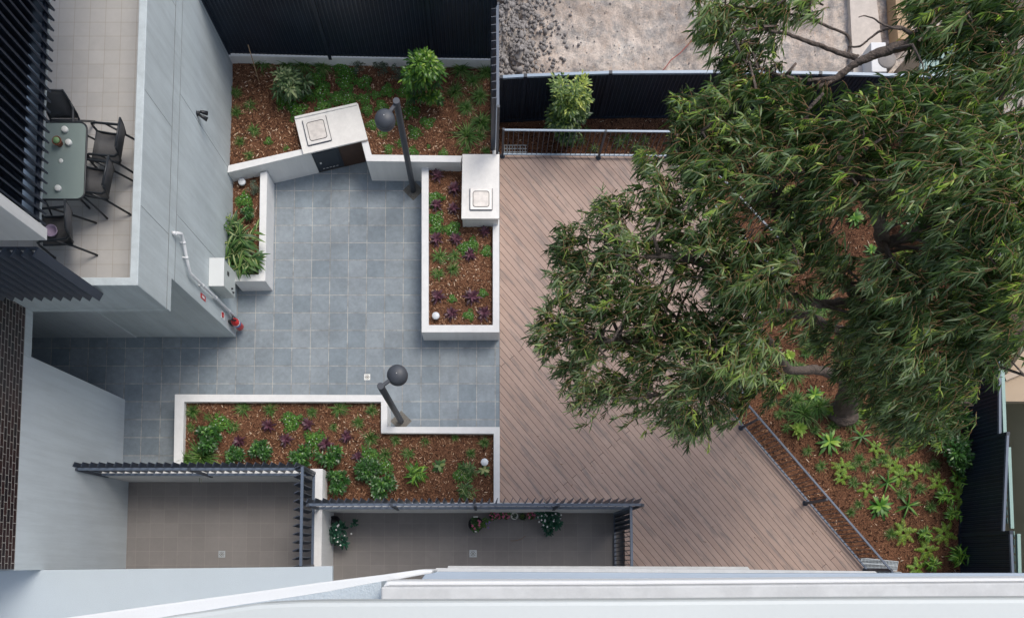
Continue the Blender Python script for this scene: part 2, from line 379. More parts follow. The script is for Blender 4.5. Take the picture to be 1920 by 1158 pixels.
def p_cover(n=420, r=.2, h=.09, ll=.04, lw=.024):
    a = rng.uniform(0, 2 * math.pi, n); q = np.sqrt(rng.random(n)); lob = 1 + .22 * np.sin(a * 3 + 1) + .15 * np.sin(a * 5 + 2)
    P = np.stack([np.cos(a) * q * r * lob, np.sin(a) * q * r * lob, h * (1 - q ** 2) * rng.uniform(.3, 1.1, n) + .005], 1)
    d = sph(n, -.1); d[:, 2] = d[:, 2] * .5 + .1
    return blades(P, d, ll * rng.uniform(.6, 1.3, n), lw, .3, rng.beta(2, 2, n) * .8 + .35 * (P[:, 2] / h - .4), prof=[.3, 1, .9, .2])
def p_dots(n, r, h, s=.012):
    """small flat petals"""
    a = rng.uniform(0, 2 * math.pi, n); q = np.sqrt(rng.random(n)) * r
    P = np.stack([np.cos(a) * q, np.sin(a) * q, np.full(n, h)], 1); parts = []
    for k in range(4):
        d = np.tile([[math.cos(k * 1.57), math.sin(k * 1.57), .15]], (n, 1)); parts.append(blades(P, d, s, s * .8, .1, .5, prof=[.4, 1, .3]))
    return join(parts)
def p_rosette(n, L, wd, lift, dr, pr=(.35, 1, .95, .1), tier=3, tn=(.2, .9)):
    parts = []
    for t in range(tier):
        m = n // tier; a = np.arange(m) * 2 * math.pi / m + t * 1.1 + rng.normal(0, .15, m); e = lift * (.35 + .65 * t / max(1, tier - 1))
        d = np.stack([np.cos(a), np.sin(a), np.full(m, e) + rng.normal(0, .08, m)], 1)
        sd = np.stack([-np.sin(a), np.cos(a), rng.normal(0, .15, m)], 1)
        l = L * (1 - .35 * t / tier) * rng.uniform(.8, 1.1, m)
        parts.append(blades(np.tile([[0, 0, .03 + .04 * t]], (m, 1)), d, l, wd * rng.uniform(.85, 1.1, m), dr, rng.uniform(tn[0], tn[1], m) + .1 * (t - 1), prof=list(pr), side=sd))
    return join(parts)
def p_shrub(n, r, h, ll, lw, ncl=14, tb=.0, droop=.3):
    """leaf clumps over a rounded volume"""
    c = sph(ncl, -.1) * rng.uniform(.35, 1, (ncl, 1)); c[:, 0] *= r; c[:, 1] *= r; c[:, 2] = (c[:, 2] * .5 + .5) * h
    idx = rng.integers(0, ncl, n); d = sph(n, -.4)
    P = c[idx] + d * rng.uniform(.1, 1, (n, 1)) * r * .36; P[:, 2] = np.maximum(P[:, 2], .02)
    d[:, 2] = d[:, 2] * .6 + .25; out = P.copy(); out[:, 2] = 0; d += out / (r + 1e-6) * .5
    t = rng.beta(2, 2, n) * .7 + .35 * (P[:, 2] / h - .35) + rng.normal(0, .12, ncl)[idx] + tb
    return blades(P, d, ll * rng.uniform(.6, 1.25, n), lw * rng.uniform(.8, 1.2, n), droop, t, prof=[.3, 1, .85, .08])
def p_stems(nst, H_, nl, ll, lw, lean=.6, m='varieg'):
    """ginger: arching stems with two rows of broad strap leaves"""
    parts = []
    for i in range(nst):
        a = rng.uniform(0, 2 * math.pi); le = rng.uniform(.2, 1) * lean; h = H_ * rng.uniform(.6, 1.05)
        b = np.array([math.cos(a), math.sin(a), 0.]); t = np.linspace(.25, 1, nl)
        P = b[None] * (le * h * t[:, None] ** 1.5) + np.array([rng.normal(0, .05), rng.normal(0, .05), 0]); P[:, 2] = h * t * (1 - .25 * le * t)
        s = np.array([-b[1], b[0], 0.]); sg = np.where(np.arange(nl) % 2, 1, -1)[:, None]
        d = b * .7 + s * sg * .75 + np.array([0, 0, .35]) + rng.normal(0, .15, (nl, 3))
        parts.append(blades(P, d, ll * rng.uniform(.75, 1.15, nl), lw, .5, rng.uniform(.1, .8, nl), prof=[.35, 1, .8, .06]))
        parts.append(blades(P + [0, 0, .004], d, ll * .9, lw * .28, .5, np.where(rng.random(nl) < .55, .98, .75), prof=[.35, 1, .8, .06]))
        z = np.array([[0, 0, 0.]]); 
        parts.append(blades(z, np.array([b * le + [0, 0, 1]]), h, .012, .2, .4, prof=[1, 1, 1, .6]))
    return join(parts)
def p_fern(nf=10, L=.58, dens=20, m=.27):
    parts = []
    for i in range(nf):
        a = i * 2 * math.pi / nf + rng.normal(0, .2); l = L * rng.uniform(.7, 1.1); t = np.linspace(.15, 1, dens); b = np.array([math.cos(a), math.sin(a), 0.])
        P = b[None] * (l * t[:, None]); P[:, 2] = .05 + l * (.7 * t - .65 * t * t)
        s = np.array([-b[1], b[0], 0.]); lf = l * m * np.clip(1.25 - t, 0, 1) ** .8 + .015
        for sg in (1, -1):
            d = s * sg + b * .5 + rng.normal(0, .06, (dens, 3)); parts.append(blades(P, d, lf * rng.uniform(.8, 1.15, dens), .019, .3, rng.uniform(0, .75, dens), prof=[.7, 1, .7, .05]))
    return join(parts)
PR = {
 'tuft': [proto('grass_tuft', p_tuft(130, .36, .015), M['tuft']) for _ in range(3)],
 'lomandra': [proto('grass_clump', p_tuft(210, .5, .016, 1, .7), M['tuft']) for _ in range(3)],
 'cover': [proto('groundcover_plant', p_cover(), M['cover']) for _ in range(4)],
 'purple': [proto('cordyline', p_rosette(24, .27, .055, .9, .25), M['purple']) for _ in range(3)],
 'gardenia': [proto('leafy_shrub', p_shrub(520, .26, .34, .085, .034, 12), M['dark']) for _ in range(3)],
 'nest': [proto('birds_nest_fern', p_rosette(26, .5, .095, .75, .35, (.45, .9, 1, .15)), M['bright']) for _ in range(2)],
 'lime': [proto('lime_cordyline', p_rosette(30, .25, .065, 1.0, .3), M['lime']) for _ in range(2)],
 'star': [proto('strap_leaf_plant', p_rosette(20, .6, .05, .45, .35, (.5, 1, .8, .04), tn=(0, .55)), M['bright']) for _ in range(2)],
 'fern': [proto('fern', p_fern(), M['lime']) for _ in range(2)],
 'ginger': [proto('ginger_plant', p_stems(8, .55, 7, .26, .05), M['bright']) for _ in range(2)],
 'varieg': [proto('striped_ginger', p_stems(11, .6, 8, .32, .055, .8), M['varieg']) for _ in range(3)],
 'broad': [proto('broad_leaf_plant', p_rosette(14, .27, .08, .5, .3), M['varieg']) for _ in range(2)],
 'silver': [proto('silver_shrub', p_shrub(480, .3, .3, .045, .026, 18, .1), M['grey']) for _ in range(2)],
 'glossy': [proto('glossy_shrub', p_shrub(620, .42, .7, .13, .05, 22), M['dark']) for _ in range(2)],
 'clivia': [proto('clivia_plant', p_rosette(26, .5, .03, .8, .55, (.8, 1, .8, .1)), M['varieg']) for _ in range(2)],
}
PLANTS = {}   # (bed, kind) -> list of entries
def plant(kind, bed, px, py, z, rpx, desc=None, tall=1.0):
    PLANTS.setdefault((bed, desc or kind), []).append((kind, px, py, z, rpx, tall))
BASE_R = {'tuft': .19, 'lomandra': .25, 'cover': .185, 'purple': .24, 'gardenia': .31, 'nest': .50, 'lime': .23, 'star': .54, 'fern': .50, 'ginger': .46, 'varieg': .5, 'broad': .26, 'silver': .36, 'glossy': .5, 'clivia': .46}
CATS = {'tuft': 'grass', 'lomandra': 'grass', 'cover': 'groundcover', 'purple': 'cordyline', 'gardenia': 'shrub', 'nest': 'fern', 'lime': 'cordyline', 'star': 'plant', 'fern': 'fern', 'ginger': 'ginger', 'varieg': 'ginger', 'broad': 'plant', 'silver': 'shrub', 'glossy': 'shrub', 'clivia': 'plant'}
DESC = {'tuft': 'small green grass tuft', 'lomandra': 'large spiky grass clump', 'cover': 'low bright green groundcover mat', 'purple': 'burgundy cordyline rosette', 'gardenia': 'dark green leafy shrub', 'nest': "big green bird's nest fern", 'lime': 'small lime green rosette', 'star': 'long-leaved green strap plant', 'fern': 'lacy lime green fern', 'ginger': 'green ginger plant', 'varieg': 'striped ginger clump', 'broad': 'small broad-leaved plant', 'silver': 'sparse silvery shrub', 'glossy': 'glossy dark shrub', 'clivia': 'yellow-green strap-leaved clump'}
ORD = ['leftmost', 'second', 'third', 'fourth', 'fifth', 'sixth', 'seventh', 'eighth', 'ninth', 'tenth', 'eleventh', 'twelfth', 'thirteenth', 'fourteenth', 'fifteenth', 'sixteenth', 'seventeenth', 'eighteenth', 'nineteenth', 'twentieth', 'twenty-first', 'twenty-second', 'twenty-third', 'twenty-fourth', 'twenty-fifth', 'twenty-sixth', 'twenty-seventh', 'twenty-eighth', 'twenty-ninth', 'thirtieth', 'thirty-first', 'thirty-second', 'thirty-third']
def place_plants():
    rnd = random.Random(3)
    for (bed, dk), L in PLANTS.items():
        L.sort(key=lambda e: e[1])
        for i, (kind, px, py, z, rpx, tall) in enumerate(L):
            src = rnd.choice(PR[kind]); o = src.copy(); COL.objects.link(o)
            p = W(px, py, z); s = rpx / 84.0 / BASE_R[kind]
            o.location = p; o.rotation_euler = (rnd.uniform(-.08, .08), rnd.uniform(-.08, .08), rnd.uniform(0, 6.28)); o.scale = (s, s, s * tall)
            d = dk if dk not in DESC else DESC[dk]
            if len(L) == 1: lab = f"{d}, the only one in the {bed}"
            elif i == len(L) - 1: lab = f"{d}, rightmost in the {bed}"
            elif i == 0: lab = f"{d}, leftmost in the {bed}"
            else: lab = f"{d}, {ORD[i]} from the left in the {bed}"
            tag(o, lab, CATS[kind], f"{DESC[kind]}s in the {bed}")
            if kind == 'cover':
                f = dots[i % 2].copy(); COL.objects.link(f); f.parent = o
dots = [bpy.data.objects.new('flowers', fast_mesh('flowers', *(lambda g: (g[0], g[1]))(p_dots(6, .13, .095, .008)), M['flower_white'])) for _ in range(2)]

# ================================================================ SETTING
def struct(name, mb, m, kind='structure', **k):
    o = mb.build(name, m, **k); o['kind'] = kind; return o
zg = -.62                                    # level of the sunken gardens
b = MB(); b.prism([(-60, -60), (60, -60), (60, 60), (-60, 60)], -2.6, -2.2); struct('ground', b, M['soil_side'])
b = MB(); b.prism([tuple(W(*q, 0)) for q in [(1940, -80), (1940, 1300), (230, 1300), (936.5, 1300)]], -2.2, -2.1); 
YPA = W(400, 903, -.3).y + .142; YPB = W(900, 961, -.3).y + .132; XMA = W(603.2, 1000, .93).x + .004
pav = [W(430, 300), W(937, 288), W(937, 805), W(880, 870), W(430, 905), W(234, 905)]
b = MB(); b.prism([(-12.5, 4.95), (-12.5, YPA), (W(937, 870).x, YPA), (W(937, 870).x, W(937, 285).y), (-5.5, W(937, 285).y), (-5.5, 4.95)], -.25, 0); struct('courtyard_paving', b, M['paving'])
# deck outline
dk = [(937, 291), (1262, 293), (1449, 508), (1345, 705), (1368, 772), (1622, 1067), (1622, 1120), (1172, 1120), (1172, 1052), (1150, 935), (937, 935)]
deckp = [W(*q, 0) for q in dk]; deckp[-1].y = YPB; deckp[-2].y = YPB; deckp[-2].x = deckp[-3].x
b = MB(); b.prism(deckp, -.14, 0.004); struct('timber_deck', b, M['deck'])
e0, e1 = W(1368, 772), W(1622, 1067); n_ = Vector((e1.y - e0.y, e0.x - e1.x, 0)).normalized() * -1
b = MB(); b.bar(e0 - n_ * .06 + Vector((0, 0, .008)), e1 - n_ * .06 + Vector((0, 0, .008)), .12, .012)
deck_edge = b
b = MB(); b.prism([(-7.9, -2.5), (3.05, -2.5), (3.05, W(900, 961, -.3).y + .2), (W(612, 930, -.3).x, W(900, 961, -.3).y + .2), (W(612, 930, -.3).x, W(400, 903, -.3).y + .15), (-7.9, W(400, 903, -.3).y + .15)], -.5, -.3); struct('patio_paving', b, M['patio'])
# garden earth (mulch beds)
def bed(name, poly, z, amp=.02, step=.12):
    xs = [q.x for q in poly]; ys = [q.y for q in poly]
    b = MB(); b.prism(poly, z - .6, z - .03); 
    from mathutils.geometry import tessellate_polygon
    me_v = []; 
    x0, x1, y0, y1 = min(xs), max(xs), min(ys), max(ys); nx = int((x1 - x0) / step) + 2; ny = int((y1 - y0) / step) + 2
    def ins(x, y):
        c = False; j = len(poly) - 1
        for i in range(len(poly)):
            if (poly[i].y > y) != (poly[j].y > y) and x < (poly[j].x - poly[i].x) * (y - poly[i].y) / (poly[j].y - poly[i].y) + poly[i].x: c = not c
            j = i
        return c
    return ins, (x0, x1, y0, y1)
def height(x, y, z, amp): return z + amp * noise.noise(Vector((x * 1.7, y * 1.7, z))) + amp * .5 * noise.noise(Vector((x * 6, y * 6, 3)))
CH = []
def mulch_bed(poly, z, amp=.03, dens=900, dark=0.0):
    """a filled, gently uneven sheet in the polygon's shape plus loose chips"""
    import bmesh
    bm = bmesh.new(); vs = [bm.verts.new((q.x, q.y, z)) for q in poly]; f = bm.faces.new(vs)
    xs = [q.x for q in poly]; ys = [q.y for q in poly]; x0, x1, y0, y1 = min(xs), max(xs), min(ys), max(ys); st = .22
    k = x0 + st
    while k < x1: bmesh.ops.bisect_plane(bm, geom=bm.verts[:] + bm.edges[:] + bm.faces[:], plane_co=(k, 0, 0), plane_no=(1, 0, 0)); k += st
    k = y0 + st
    while k < y1: bmesh.ops.bisect_plane(bm, geom=bm.verts[:] + bm.edges[:] + bm.faces[:], plane_co=(0, k, 0), plane_no=(0, 1, 0)); k += st
    for v in bm.verts: v.co.z = height(v.co.x, v.co.y, z, amp)
    bm.normal_update()
    if sum(f.normal.z for f in bm.faces) < 0: bmesh.ops.reverse_faces(bm, faces=bm.faces[:])
    me = bpy.data.meshes.new('mulch'); bm.to_mesh(me); bm.free(); me.materials.append(M['mulch'])
    o = bpy.data.objects.new('mulch', me); COL.objects.link(o); o['kind'] = 'stuff'
    me.polygons.foreach_set("use_smooth", [True] * len(me.polygons))
    ins, _ = bed('', poly, z)
    n = int((x1 - x0) * (y1 - y0) * dens); X = rng.uniform(x0, x1, n); Y = rng.uniform(y0, y1, n)
    ok = [i for i in range(n) if ins(X[i], Y[i])]; X = X[ok]; Y = Y[ok]; n = len(X)
    Z = np.array([height(X[i], Y[i], z, amp) for i in range(n)]) + rng.uniform(.002, .02, n)
    a = rng.uniform(0, 6.28, n); d = np.stack([np.cos(a), np.sin(a), rng.normal(0, .2, n)], 1)
    L_ = rng.uniform(.02, .07, n) * np.where(rng.random(n) < .12, 1.5, 1)
    t = rng.beta(1.3, 2.1, n) - dark + (rng.random(n) < .07) * .5  # dark lowers the chip tint, a painted shade
    CH.append(blades(np.stack([X, Y, Z], 1), d, L_, rng.uniform(.008, .02, n), .0, t, prof=[.6, 1, .4]))
    return o
bed1 = [W(*q, .68) for q in [(432, 109), (924, 114), (924, 298), (694, 298), (686, 268), (672, 212), (562, 238), (576, 283), (428, 318)]]
mulch_bed(bed1, .66, .05).location.z = 0
mulch_bed([W(*q, .42) for q in [(434, 323), (490, 320), (487, 518), (434, 518)]], .42, .03, 800)
mulch_bed([W(*q, .46) for q in [(801, 316), (928, 316), (928, 612), (801, 612)]], .46, .02, 750)
fb = [W(*q, .44) for q in [(340, 748), (716, 748), (716, 806), (930, 806), (930, 955), (608, 955), (608, 900), (340, 900)]]
fb[4].y = fb[5].y = YPB; fb[5].x = fb[6].x = XMA; fb[6].y = fb[7].y = YPA; mulch_bed(fb, .44, .03, 850)
rg = [W(*q, zg) for q in [(937, 225), (1500, 215), (1860, 225), (1815, 800), (1806, 990), (1815, 1200), (1600, 1200)]] + [W(1622, 1067, 0), W(1368, 772, 0), W(1345, 705, 0), W(1449, 508, 0), W(1262, 293, 0), W(937, 293, 0)]
rg[7:] = [Vector((q.x, q.y, zg)) for q in rg[7:]]
mulch_bed(rg, zg, .06, 620, .2)  # chips darkened to paint in the shade under the tree
g = join(CH); me = fast_mesh('bark_chips', g[0], g[1], M['chips'], g[2]); o = bpy.data.objects.new('bark_chips', me); COL.objects.link(o); o['kind'] = 'stuff'
# excavated site beyond the fence
def excav():
    nx, ny = 300, 90; A = W(925, -120, -1.6); B = W(1900, 232, -1.2)
    x0, x1, y0, y1 = W(925, 0, -1).x, 13.5, 9.9, 17.5
    V = np.zeros((nx * ny, 3)); 
    for j in range(ny):
        for i in range(nx):
            x = x0 + (x1 - x0) * i / (nx - 1); y = y0 + (y1 - y0) * j / (ny - 1)
            m = max(0, 1 - (x - x0) / 1.7) ** 1.2
            h = -1.5 + .10 * noise.fractal(Vector((x * .8, y * .8, 0)), .9, 2, 5) + m * (.7 + .5 * noise.fractal(Vector((x * 2.3, y * 2.3, 5)), .7, 2.1, 5)) + .055 * noise.fractal(Vector((x * 6, y * 6, 1)), .6, 2, 5)
            V[j * nx + i] = (x, y, h)
    Q = [(j * nx + i, j * nx + i + 1, (j + 1) * nx + i + 1, (j + 1) * nx + i) for j in range(ny - 1) for i in range(nx - 1)]
    me = fast_mesh('excavated_ground', V, Q, M['dirt'], smooth=True); o = bpy.data.objects.new('excavated_ground', me); COL.objects.link(o); o['kind'] = 'structure'
    import bmesh
    bm = bmesh.new(); bmesh.ops.create_icosphere(bm, subdivisions=1, radius=1); iv = np.array([v.co[:] for v in bm.verts]); iq = np.array([[v.index for v in f.verts] for f in bm.faces]); bm.free()
    Vs, Qs = [], []; k = 0
    for i in range(9000):
        big = rng.random() < .85
        x = x0 + .02 + (abs(rng.normal(0, .62)) if big else rng.uniform(0, 8)); y = rng.uniform(y0 + .1, y1)
        fi = min(nx - 1, int((x - x0) / (x1 - x0) * (nx - 1))); fj = min(ny - 1, int((y - y0) / (y1 - y0) * (ny - 1)))
        s = (rng.uniform(.012, .055) if big else rng.uniform(.006, .02)) * (1.7 if rng.random() < .03 else 1)
        v = iv * (1 + rng.normal(0, .2, iv.shape)) * s * rng.uniform(.7, 1.2, 3); v = v + [x, y, V[fj * nx + fi][2] + s * .3]
        Vs.append(v); Qs.append(iq + k); k += len(v)
    me = fast_mesh('earth_clods', np.concatenate(Vs), np.concatenate(Qs), M['clod'], smooth=False); o = bpy.data.objects.new('earth_clods', me); COL.objects.link(o); o['kind'] = 'stuff'
excav()
b = MB(); b.prism([W(1592, -40, -1.3), W(1640, -40, -1.3), W(1662, 150, -1.3), W(1602, 150, -1.3)], -1.6, -1.32); struct('concrete_path', b, M['concrete_pale'])
b = MB(); b.prism([W(1672, -40, -1.2), W(1700, -40, -1.2), W(1706, 80, -1.2), W(1680, 78, -1.2)], -1.5, -1.1); tag(b.build('timber_plank', M['wood']), 'long orange-brown timber plank lying on the excavated soil', 'timber')
r_ = [W(1292, 82, -1.38), W(1275, 100, -1.37), W(1258, 113, -1.36), W(1247, 128, -1.36), W(1236, 140, -1.36)]
b = MB(); b.tube([W(1335, 40, -1.36), W(1310, 62, -1.37)] + r_, .014, 6); tag(b.build('hose', M['cable']), 'thin red hose lying across the excavated pale soil', 'hose')
b = MB(); b.box(W(1622, 122, -1.2).x, W(1650, 122, -1.2).x, W(1610, 150, -1.2).y, W(1655, 95, -1.2).y, -1.4, -.9); tag(b.build('concrete_block', M['white'], bevel=.02), 'white block on the excavated site just behind the dark fence', 'block')
b = MB(); b.lathe(W(1663, 112, -.9), [(.0, -.4), (.2, -.4), (.22, -.3), (.22, 0), (.18, .02), (0, .03)], 20); tag(b.build('steel_drum', M['clod']), 'grey round drum beside the white block behind the fence', 'drum')

# ================================================================ LEFT APARTMENT BUILDING
ys = W(256, 535, 4.75).y; XW = -5.40; XB = -7.77; yp = 4.90
YN = 14.5
A = thing('apartment_building', 'raw concrete apartment building with tiled corner balcony and dark brick side', 'building', (-8, 5, 0))
b = MB(); b.prism([(XW, yp), (XW, YN), (-6.2, YN), (-6.2, yp + .2), (-12.5, yp + .2), (-12.5, yp + .002), (W(258, 632).x, yp)], 0, 3.48); b.build('ground_floor_wall', M['concrete'], A, bevel=.01)
b = MB(); b.box(-12.5, W(258, 632).x - .02, yp - .012, yp, 0, 3.3); b.build('rendered_panel', M['whitewall'], A)
b = MB(); b.box(-12.5, XW + .003, ys, YN, 3.482, 3.645); sl_ = b.build('balcony_slab', M['concrete'], A, bevel=.008)
b = MB(); b.box(-12.3, XW - .13, ys + .13, YN - .1, 3.646, 3.652); b.build('balcony_floor', M['balcony'], A)
b = MB(); b.prism([(-12.5, ys), (XW, ys), (XW, YN), (XW - .13, YN), (XW - .13, ys + .13), (-12.5, ys + .13)], 3.655, 4.75); b.build('balcony_parapet', M['concrete'], A, bevel=.012)
# shadow-gap joints and formwork lines, cut as thin proud strips of darker concrete
b = MB()
for z in (3.36, 3.65): b.box(XW, XW + .006, yp if z < 3.5 else ys, YN, z, z + .010)
for y in (6.1, 8.3, 10.6, 12.8): b.box(XW, XW + .003, y, y + .006, 0, 3.36)
for y in (5.6, 7.5, 9.7, 11.9): b.box(XW, XW + .003, y, y + .006, 3.67, 4.73)
b.build('wall_joint', mat('joint_line', (.22, .235, .245), .8), A)
# brick side wall above the passage, white wall below
b = MB(); b.box(XB - .25, XB, -.10, ys, 3.69, 9.2); b.build('brick_wall', M['brick'], A)
b = MB(); b.box(XB - .25, XB + .004, 3.5, ys - .004, 3.48, 3.687); b.build('lintel', M['concrete'], A)
b = MB(); b.box(XB - .25, XB - .004, -.12, 3.53, -.4, 3.687); b.build('white_side_wall', M['whitewall'], A, bevel=.006)
b = MB(); b.box(-12.5, XB - .254, 3.3, 3.52, 0, 3.4); b.box(-12.8, -12.52, 3.3, 5.1, 0, 3.5); b.build('passage_wall', M['whitewall'], A)
b = MB(); b.box(-12.5, XB - .254, 3.3, ys - .01, 3.42, 3.478); b.build('passage_ceiling', M['concrete'], A)
# upper storey
XU = W(90, 452, 6.4).x; YU = W(90, 452, 6.4).y
b = MB(); b.box(-12.5, XU, YU, YU + .16, 6.42, 9.3); b.build('upper_end_wall', M['concrete_light'], A, bevel=.008)
b = MB(); b.box(-12.5, XU - .16, YU + .165, YN, 6.30, 6.42); b.build('upper_slab', M['concrete'], A)
b = MB()
for i in range(26):
    p = W(103, 12 + 19.15 * i - 60, 6.4); 
    if p.y < YU + .2: break
    b.obox((XU - .155, p.y, 7.85), (1, -.55, 0), (0, 0, 1), .10, 1.5, .012)
for z in (6.46, 9.1): b.box(XU - .15, XU - .12, YU + .2, YN, z - .04, z + .04)
b.build('balcony_louvre', M['slat2'], A)
b = MB(); b.box(XU - .34, XU - .30, YU + .2, YN, 6.52, 7.5); b.build('balustrade_panel', M['slat2'], A)
b = MB()
for i in range(48):
    p = W(190 - 18.05 * i, 545, 4.5); 
    if p.x < -12: break
    b.obox((p.x, ys - .10, 5.40), (.5, 1, 0), (0, 0, 1), .07, .9, .008)
for z in (4.85, 6.2): b.box(-12.4, W(190, 545, 4.5).x - .02, ys - .03, ys - .0, z - .03, z + .03)
b.build('side_louvre', M['slat'], A)

# wall-mounted fittings
b = MB(); x0 = XW + .27
E_ = thing('electrical_cabinet', 'pale grey electrical cabinet mounted on the concrete wall above the white pipe', 'cabinet', (XW, W(400, 510, 1.4).y, 1.0))
ya, yb = W(414, 536, 1.72).y, W(414, 485, 1.72).y
b.box(XW + .004, x0, ya, yb, 1.0, 1.72); b.build('cabinet_body', M['boxgrey'], E_, bevel=.006)
b = MB(); b.box(XW + .004, x0 + .03, ya - .01, yb + .01, 1.722, 1.745); b.build('cabinet_lid', M['boxpale'], E_, bevel=.004)
b = MB(); b.box(x0, x0 + .018, ya + .012, yb - .012, 1.01, 1.71); b.build('cabinet_door', M['boxgrey'], E_, bevel=.004)
b = MB(); b.box(x0 + .019, x0 + .026, ya + .30, ya + .38, 1.42, 1.52); b.build('label_plate', M['black'], E_)
for dz, dy in ((1.16, .07), (1.24, .12)):
    b = MB(); b.tube([(x0 + .018, ya + dy, dz), (x0 + .05, ya + dy, dz)], .018, 10); b.build('latch', M['black'], E_)
xp = XW + .07
P_ = thing('drain_pipe', 'white plastic drain pipe running diagonally down the concrete wall below the cabinet', 'pipe', (xp, 6, 0))
pts = [(330, 437), (340, 438), (345, 455), (350, 483), (356, 511), (380, 535), (405, 558), (430, 583), (450, 604)]
pts3 = [wall_pt(x, y, xp) for x, y in pts]
b = MB(); b.tube(pts3, .028, 12); b.tube([pts3[0], pts3[0] + Vector((-.06, 0, 0))], .033, 12); b.build('pipe_run', M['plasticwhite'], P_)
for k in (2, 3, 5, 6, 7):
    b = MB(); q = pts3[k]; d = (pts3[k + 1] - pts3[k - 1]).normalized(); b.tube([q - d * .02, q + d * .02], .034, 12); b.bar(q, q + Vector((-.065, 0, 0)), .02, .05); b.build('clip', M['plasticwhite'], P_)
F_ = thing('fire_extinguisher', 'red fire extinguisher with blue band hung at the foot of the concrete wall', 'extinguisher', (XW + .12, W(436, 604, .4).y, .12))
ey = W(436, 606, .4).y; ex = XW + .13
b = MB(); b.lathe((ex, ey, .14), [(.0, 0), (.075, 0), (.082, .02), (.082, .38), (.06, .44), (.03, .46), (.03, .48), (0, .485)], 18); b.build('cylinder', M['red'], F_)
b = MB(); b.lathe((ex, ey, .36), [(.084, 0), (.084, .06)], 18); b.build('band', M['blue'], F_)
b = MB(); b.lathe((ex, ey, .43), [(.084, 0), (.084, .03)], 18); b.build('paper_label', M['white'], F_)
b = MB(); b.tube([(ex, ey, .60), (ex, ey, .66)], .025, 8); b.bar((ex - .02, ey, .67), (ex + .09, ey - .03, .70), .03, .012); b.bar((ex - .02, ey, .645), (ex + .08, ey - .03, .655), .025, .012); b.build('handle', M['black'], F_)
b = MB(); b.tube([(ex, ey, .63), (ex - .03, ey + .09, .6), (ex - .02, ey + .11, .45), (ex, ey + .095, .25)], .011, 6); b.build('nozzle_hose', M['black'], F_)
b = MB(); b.box(XW + .003, ex - .07, ey - .03, ey + .03, .3, .55); b.build('bracket', M['black'], F_)
def wall_sign(name, label, px, py, w_, h_, inner):
    q = wall_pt(px, py, XW + .005); o = thing(name, label, 'sign', q)
    b = MB(); b.box(XW + .003, XW + .008, q.y - w_ / 2, q.y + w_ / 2, q.z - h_ / 2, q.z + h_ / 2); b.build('sign_board', M['white' if inner == 'ring' else 'red'], o)
    b = MB()
    if inner == 'ring':
        for k in range(16):
            a, c = k * math.pi / 8, (k + 1) * math.pi / 8; r1 = .055
            b.bar((XW + .012, q.y + r1 * math.cos(a), q.z + .03 + r1 * math.sin(a)), (XW + .012, q.y + r1 * math.cos(c), q.z + .03 + r1 * math.sin(c)), .004, .02, up=(1, 0, 0))
        b.box(XW + .0085, XW + .0105, q.y - .05, q.y + .05, q.z + .0, q.z + .06); b.build('emblem', M['red'], o)
    else:
        b.box(XW + .0085, XW + .011, q.y - w_ * .22, q.y + w_ * .22, q.z - h_ * .24, q.z + h_ * .24); b.build('emblem', M['white'], o)
wall_sign('wall_sign', 'small red sign with white centre on the concrete wall left of the pipe', 381, 557, .10, .26, 'box')
wall_sign('wall_sign', 'round red and white sign on the wall directly above the fire extinguisher', 418, 591, .16, .20, 'ring')
q = wall_pt(369, 213, XW); S_ = thing('security_light', 'small black twin-head security light on the concrete wall', 'light', q)
b = MB(); b.tube([q + Vector((.0, 0, 0)), q + Vector((.05, 0, 0))], .045, 14); b.build('mount', M['black'], S_)
for s in (1, -1):
    b = MB(); h0 = q + Vector((.06, s * .035, .0)); h1 = q + Vector((.17, s * .06 - .01, -.08)); b.tube([q + Vector((.04, 0, 0)), h0], .012, 8); b.tube([h0, h0 + (h1 - h0) * .35, h1], [.022, .034, .042], 12); b.build('lamp_head', M['black'], S_)

